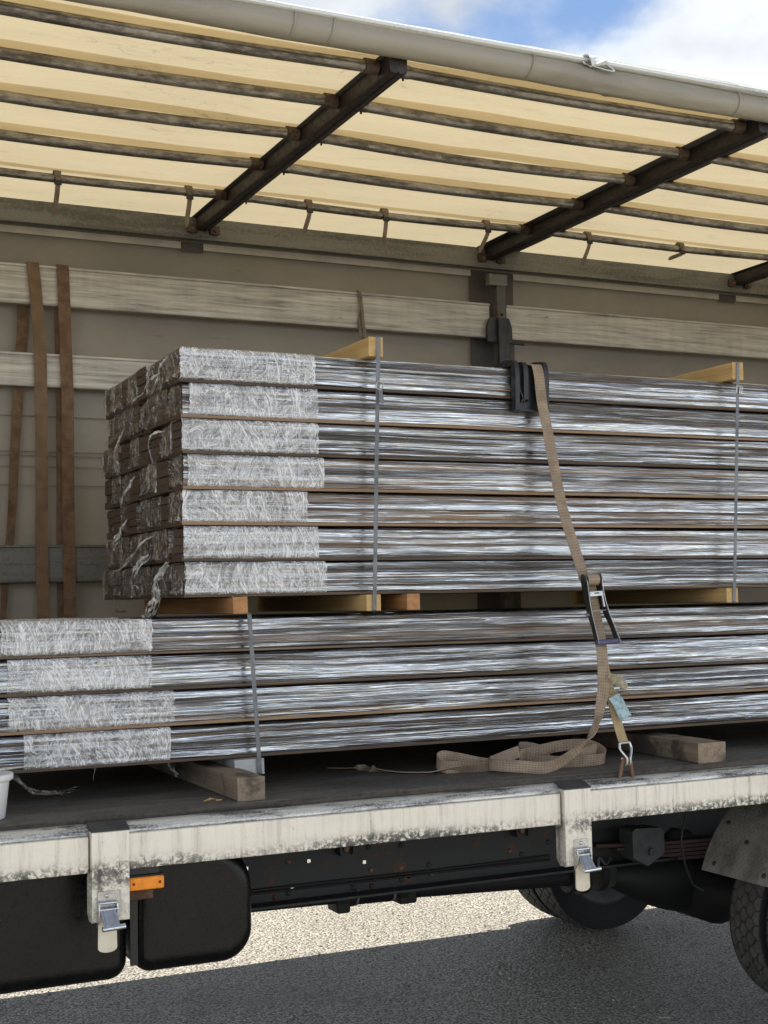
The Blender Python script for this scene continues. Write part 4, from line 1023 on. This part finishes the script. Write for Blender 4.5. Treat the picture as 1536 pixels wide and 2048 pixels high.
# corner protector
cp = thing("corner_protector", "black plastic corner protector under the lashing strap on the upper stack edge", "corner protector", (3.02, .40, 2.55))
FX0, FX1 = 2.935, 3.098
body = MB().box(FX0, FX1, .402, .412, 2.565, 2.752).box(FX0, FX1, .402, .60, 2.7535, 2.7615)
obj("base_plate", body, M_PLASTIC, cp, bevel=.003)
for a, b, s in ((FX0, FX0 + .020, .012), (FX1 - .022, FX1, .016)):
    obj("edge_ridge", MB().prism([(.402, 2.562), (.378, 2.566), (.372, 2.70), (.378, 2.752), (.395, 2.776), (.46, 2.785), (.60, 2.764), (.60, 2.7618), (.402, 2.7618)], 'x', a, b), M_PLASTIC, cp, bevel=.004)
for xa, xb in ((2.980, 3.002), (3.058, 3.066)):
    obj("guide_rib", MB().prism([(.402, 2.60), (.384, 2.61), (.380, 2.71), (.384, 2.752), (.40, 2.772), (.50, 2.774), (.50, 2.7618), (.402, 2.7618)], 'x', xa, xb), M_PLASTIC, cp, bevel=.003)
for x0_, x1_, za, zb in ((2.957, 2.995, 2.575, 2.65), (2.957, 2.985, 2.67, 2.60)):
    d = Vector((x1_ - x0_, 0, zb - za)); obj("cross_rib", MB().obox(Vector(((x0_ + x1_) / 2, .394, (za + zb) / 2)), d / 2, (0, .008, 0), Vector((-d.z, 0, d.x)).normalized() * .003), M_PLASTIC, cp, bevel=.001)
obj("cross_rib", MB().box(3.066, 3.080, .386, .401, 2.655, 2.662).box(FX0 + .02, FX1 - .02, .384, .401, 2.562, 2.570), M_PLASTIC, cp, bevel=.001)

# ------------------------------------------------------------------ webbing hung over the side planks
def hung(label, front, back, mat, w=.062):
    t = thing("hanging_strap", label, "webbing strap", (front[-1][0], 2.37, 1.75), "brown straps hung on the far side planks")
    obj("strap_front", MB().ribbon(smooth_path(front, 8), (1, .05, 0), w, .003), mat, t)
    if back:
        pb = smooth_path([b[:3] for b in back], 8); k = len(pb)
        obj("strap_back", MB().ribbon(pb, (1, .25, 0), w, .003, [1 - .68 * (i / k) ** 1.6 for i in range(k)]), M_WEBBROWN2, t)
    return t
hung("brown perforated strap looped over the top plank, leftmost of the two",
     [(1.352, 2.402, 3.506), (1.353, 2.384, 3.506), (1.355, 2.379, 3.49), (1.372, 2.377, 3.30), (1.388, 2.376, 3.06), (1.390, 2.372, 2.85), (1.393, 2.373, 2.5), (1.392, 2.374, 2.1), (1.396, 2.375, 1.85), (1.398, 2.376, 1.62), (1.398, 2.38, 1.35)],
     [(1.318, 2.44, 3.40), (1.315, 2.435, 3.20), (1.30, 2.434, 3.0), (1.288, 2.434, 2.8), (1.27, 2.434, 2.5), (1.255, 2.433, 2.2), (1.225, 2.434, 1.9), (1.215, 2.436, 1.7), (1.21, 2.44, 1.40)], M_WEBBROWN)
hung("plain brown strap looped over the top plank, right of the perforated one",
     [(1.502, 2.402, 3.507), (1.502, 2.384, 3.507), (1.503, 2.379, 3.49), (1.510, 2.377, 3.30), (1.516, 2.374, 3.06), (1.523, 2.373, 2.8), (1.524, 2.374, 2.4), (1.527, 2.376, 2.1), (1.530, 2.376, 1.8), (1.528, 2.38, 1.35)],
     [(1.500, 2.44, 3.40), (1.50, 2.436, 3.2), (1.503, 2.436, 2.8), (1.50, 2.436, 2.3), (1.495, 2.436, 1.9), (1.50, 2.44, 1.4)], M_WEBBROWN2)
ht = obj("hanging_strap", MB().ribbon(smooth_path([(3.150, 2.40, 3.507), (3.150, 2.383, 3.507), (3.152, 2.378, 3.49), (3.160, 2.374, 3.40), (3.166, 2.372, 3.32), (3.172, 2.370, 3.265), (3.160, 2.366, 3.238), (3.146, 2.368, 3.252), (3.148, 2.376, 3.33), (3.156, 2.384, 3.39)], 6), (1, .4, 0), .022, .003), M_WEBGREY, None, loc=(3.16, 2.37, 3.25))
tag(ht, "thin grey strap end hooked over the top plank above the pine batten", "webbing strap")

# ------------------------------------------------------------------ bucket, splinters, scrap
bc = thing("bucket", "white plastic bucket on the deck at the left edge", "bucket", (.748, .20, 1.098))
pr = [(0, .0), (.078, .0), (.080, .003), (.093, .118), (.094, .122), (.100, .123), (.102, .140), (.099, .144), (.094, .144), (.091, .12), (.0775, .006), (0, .006)]
obj("bucket_body", MB().lathe(pr, (.748, .20, 1.0985), 'z', 48), M_BUCKET, bc, smooth=True)
obj("rim_lid", MB().lathe([(.0, .146), (.096, .146), (.104, .146), (.106, .143), (.106, .128), (.1035, .126), (.1035, .1435)], (.748, .20, 1.0985), 'z', 48), M_BUCKET, bc, smooth=True)
tag(obj("splinter", MB().tube([(1.50, .16, 1.101), (1.53, .18, 1.104), (1.555, .19, 1.10)], [.002, .005, .002], 6).tube([(1.545, .16, 1.101), (1.565, .155, 1.102)], [.004, .002], 6), M_NEW, None, loc=(1.53, .17, 1.1)), "small wood splinter lying by the left deck timber", "wood splinter")
tag(obj("litter_scrap", MB().ribbon([(3.55, .36, .012), (3.575, .345, .014), (3.60, .33, .012)], (.2, .3, 0), .008, .001), M_LABEL, None, loc=(3.57, .345, .01)), "thin pale litter strip lying on the asphalt below the rail", "litter")
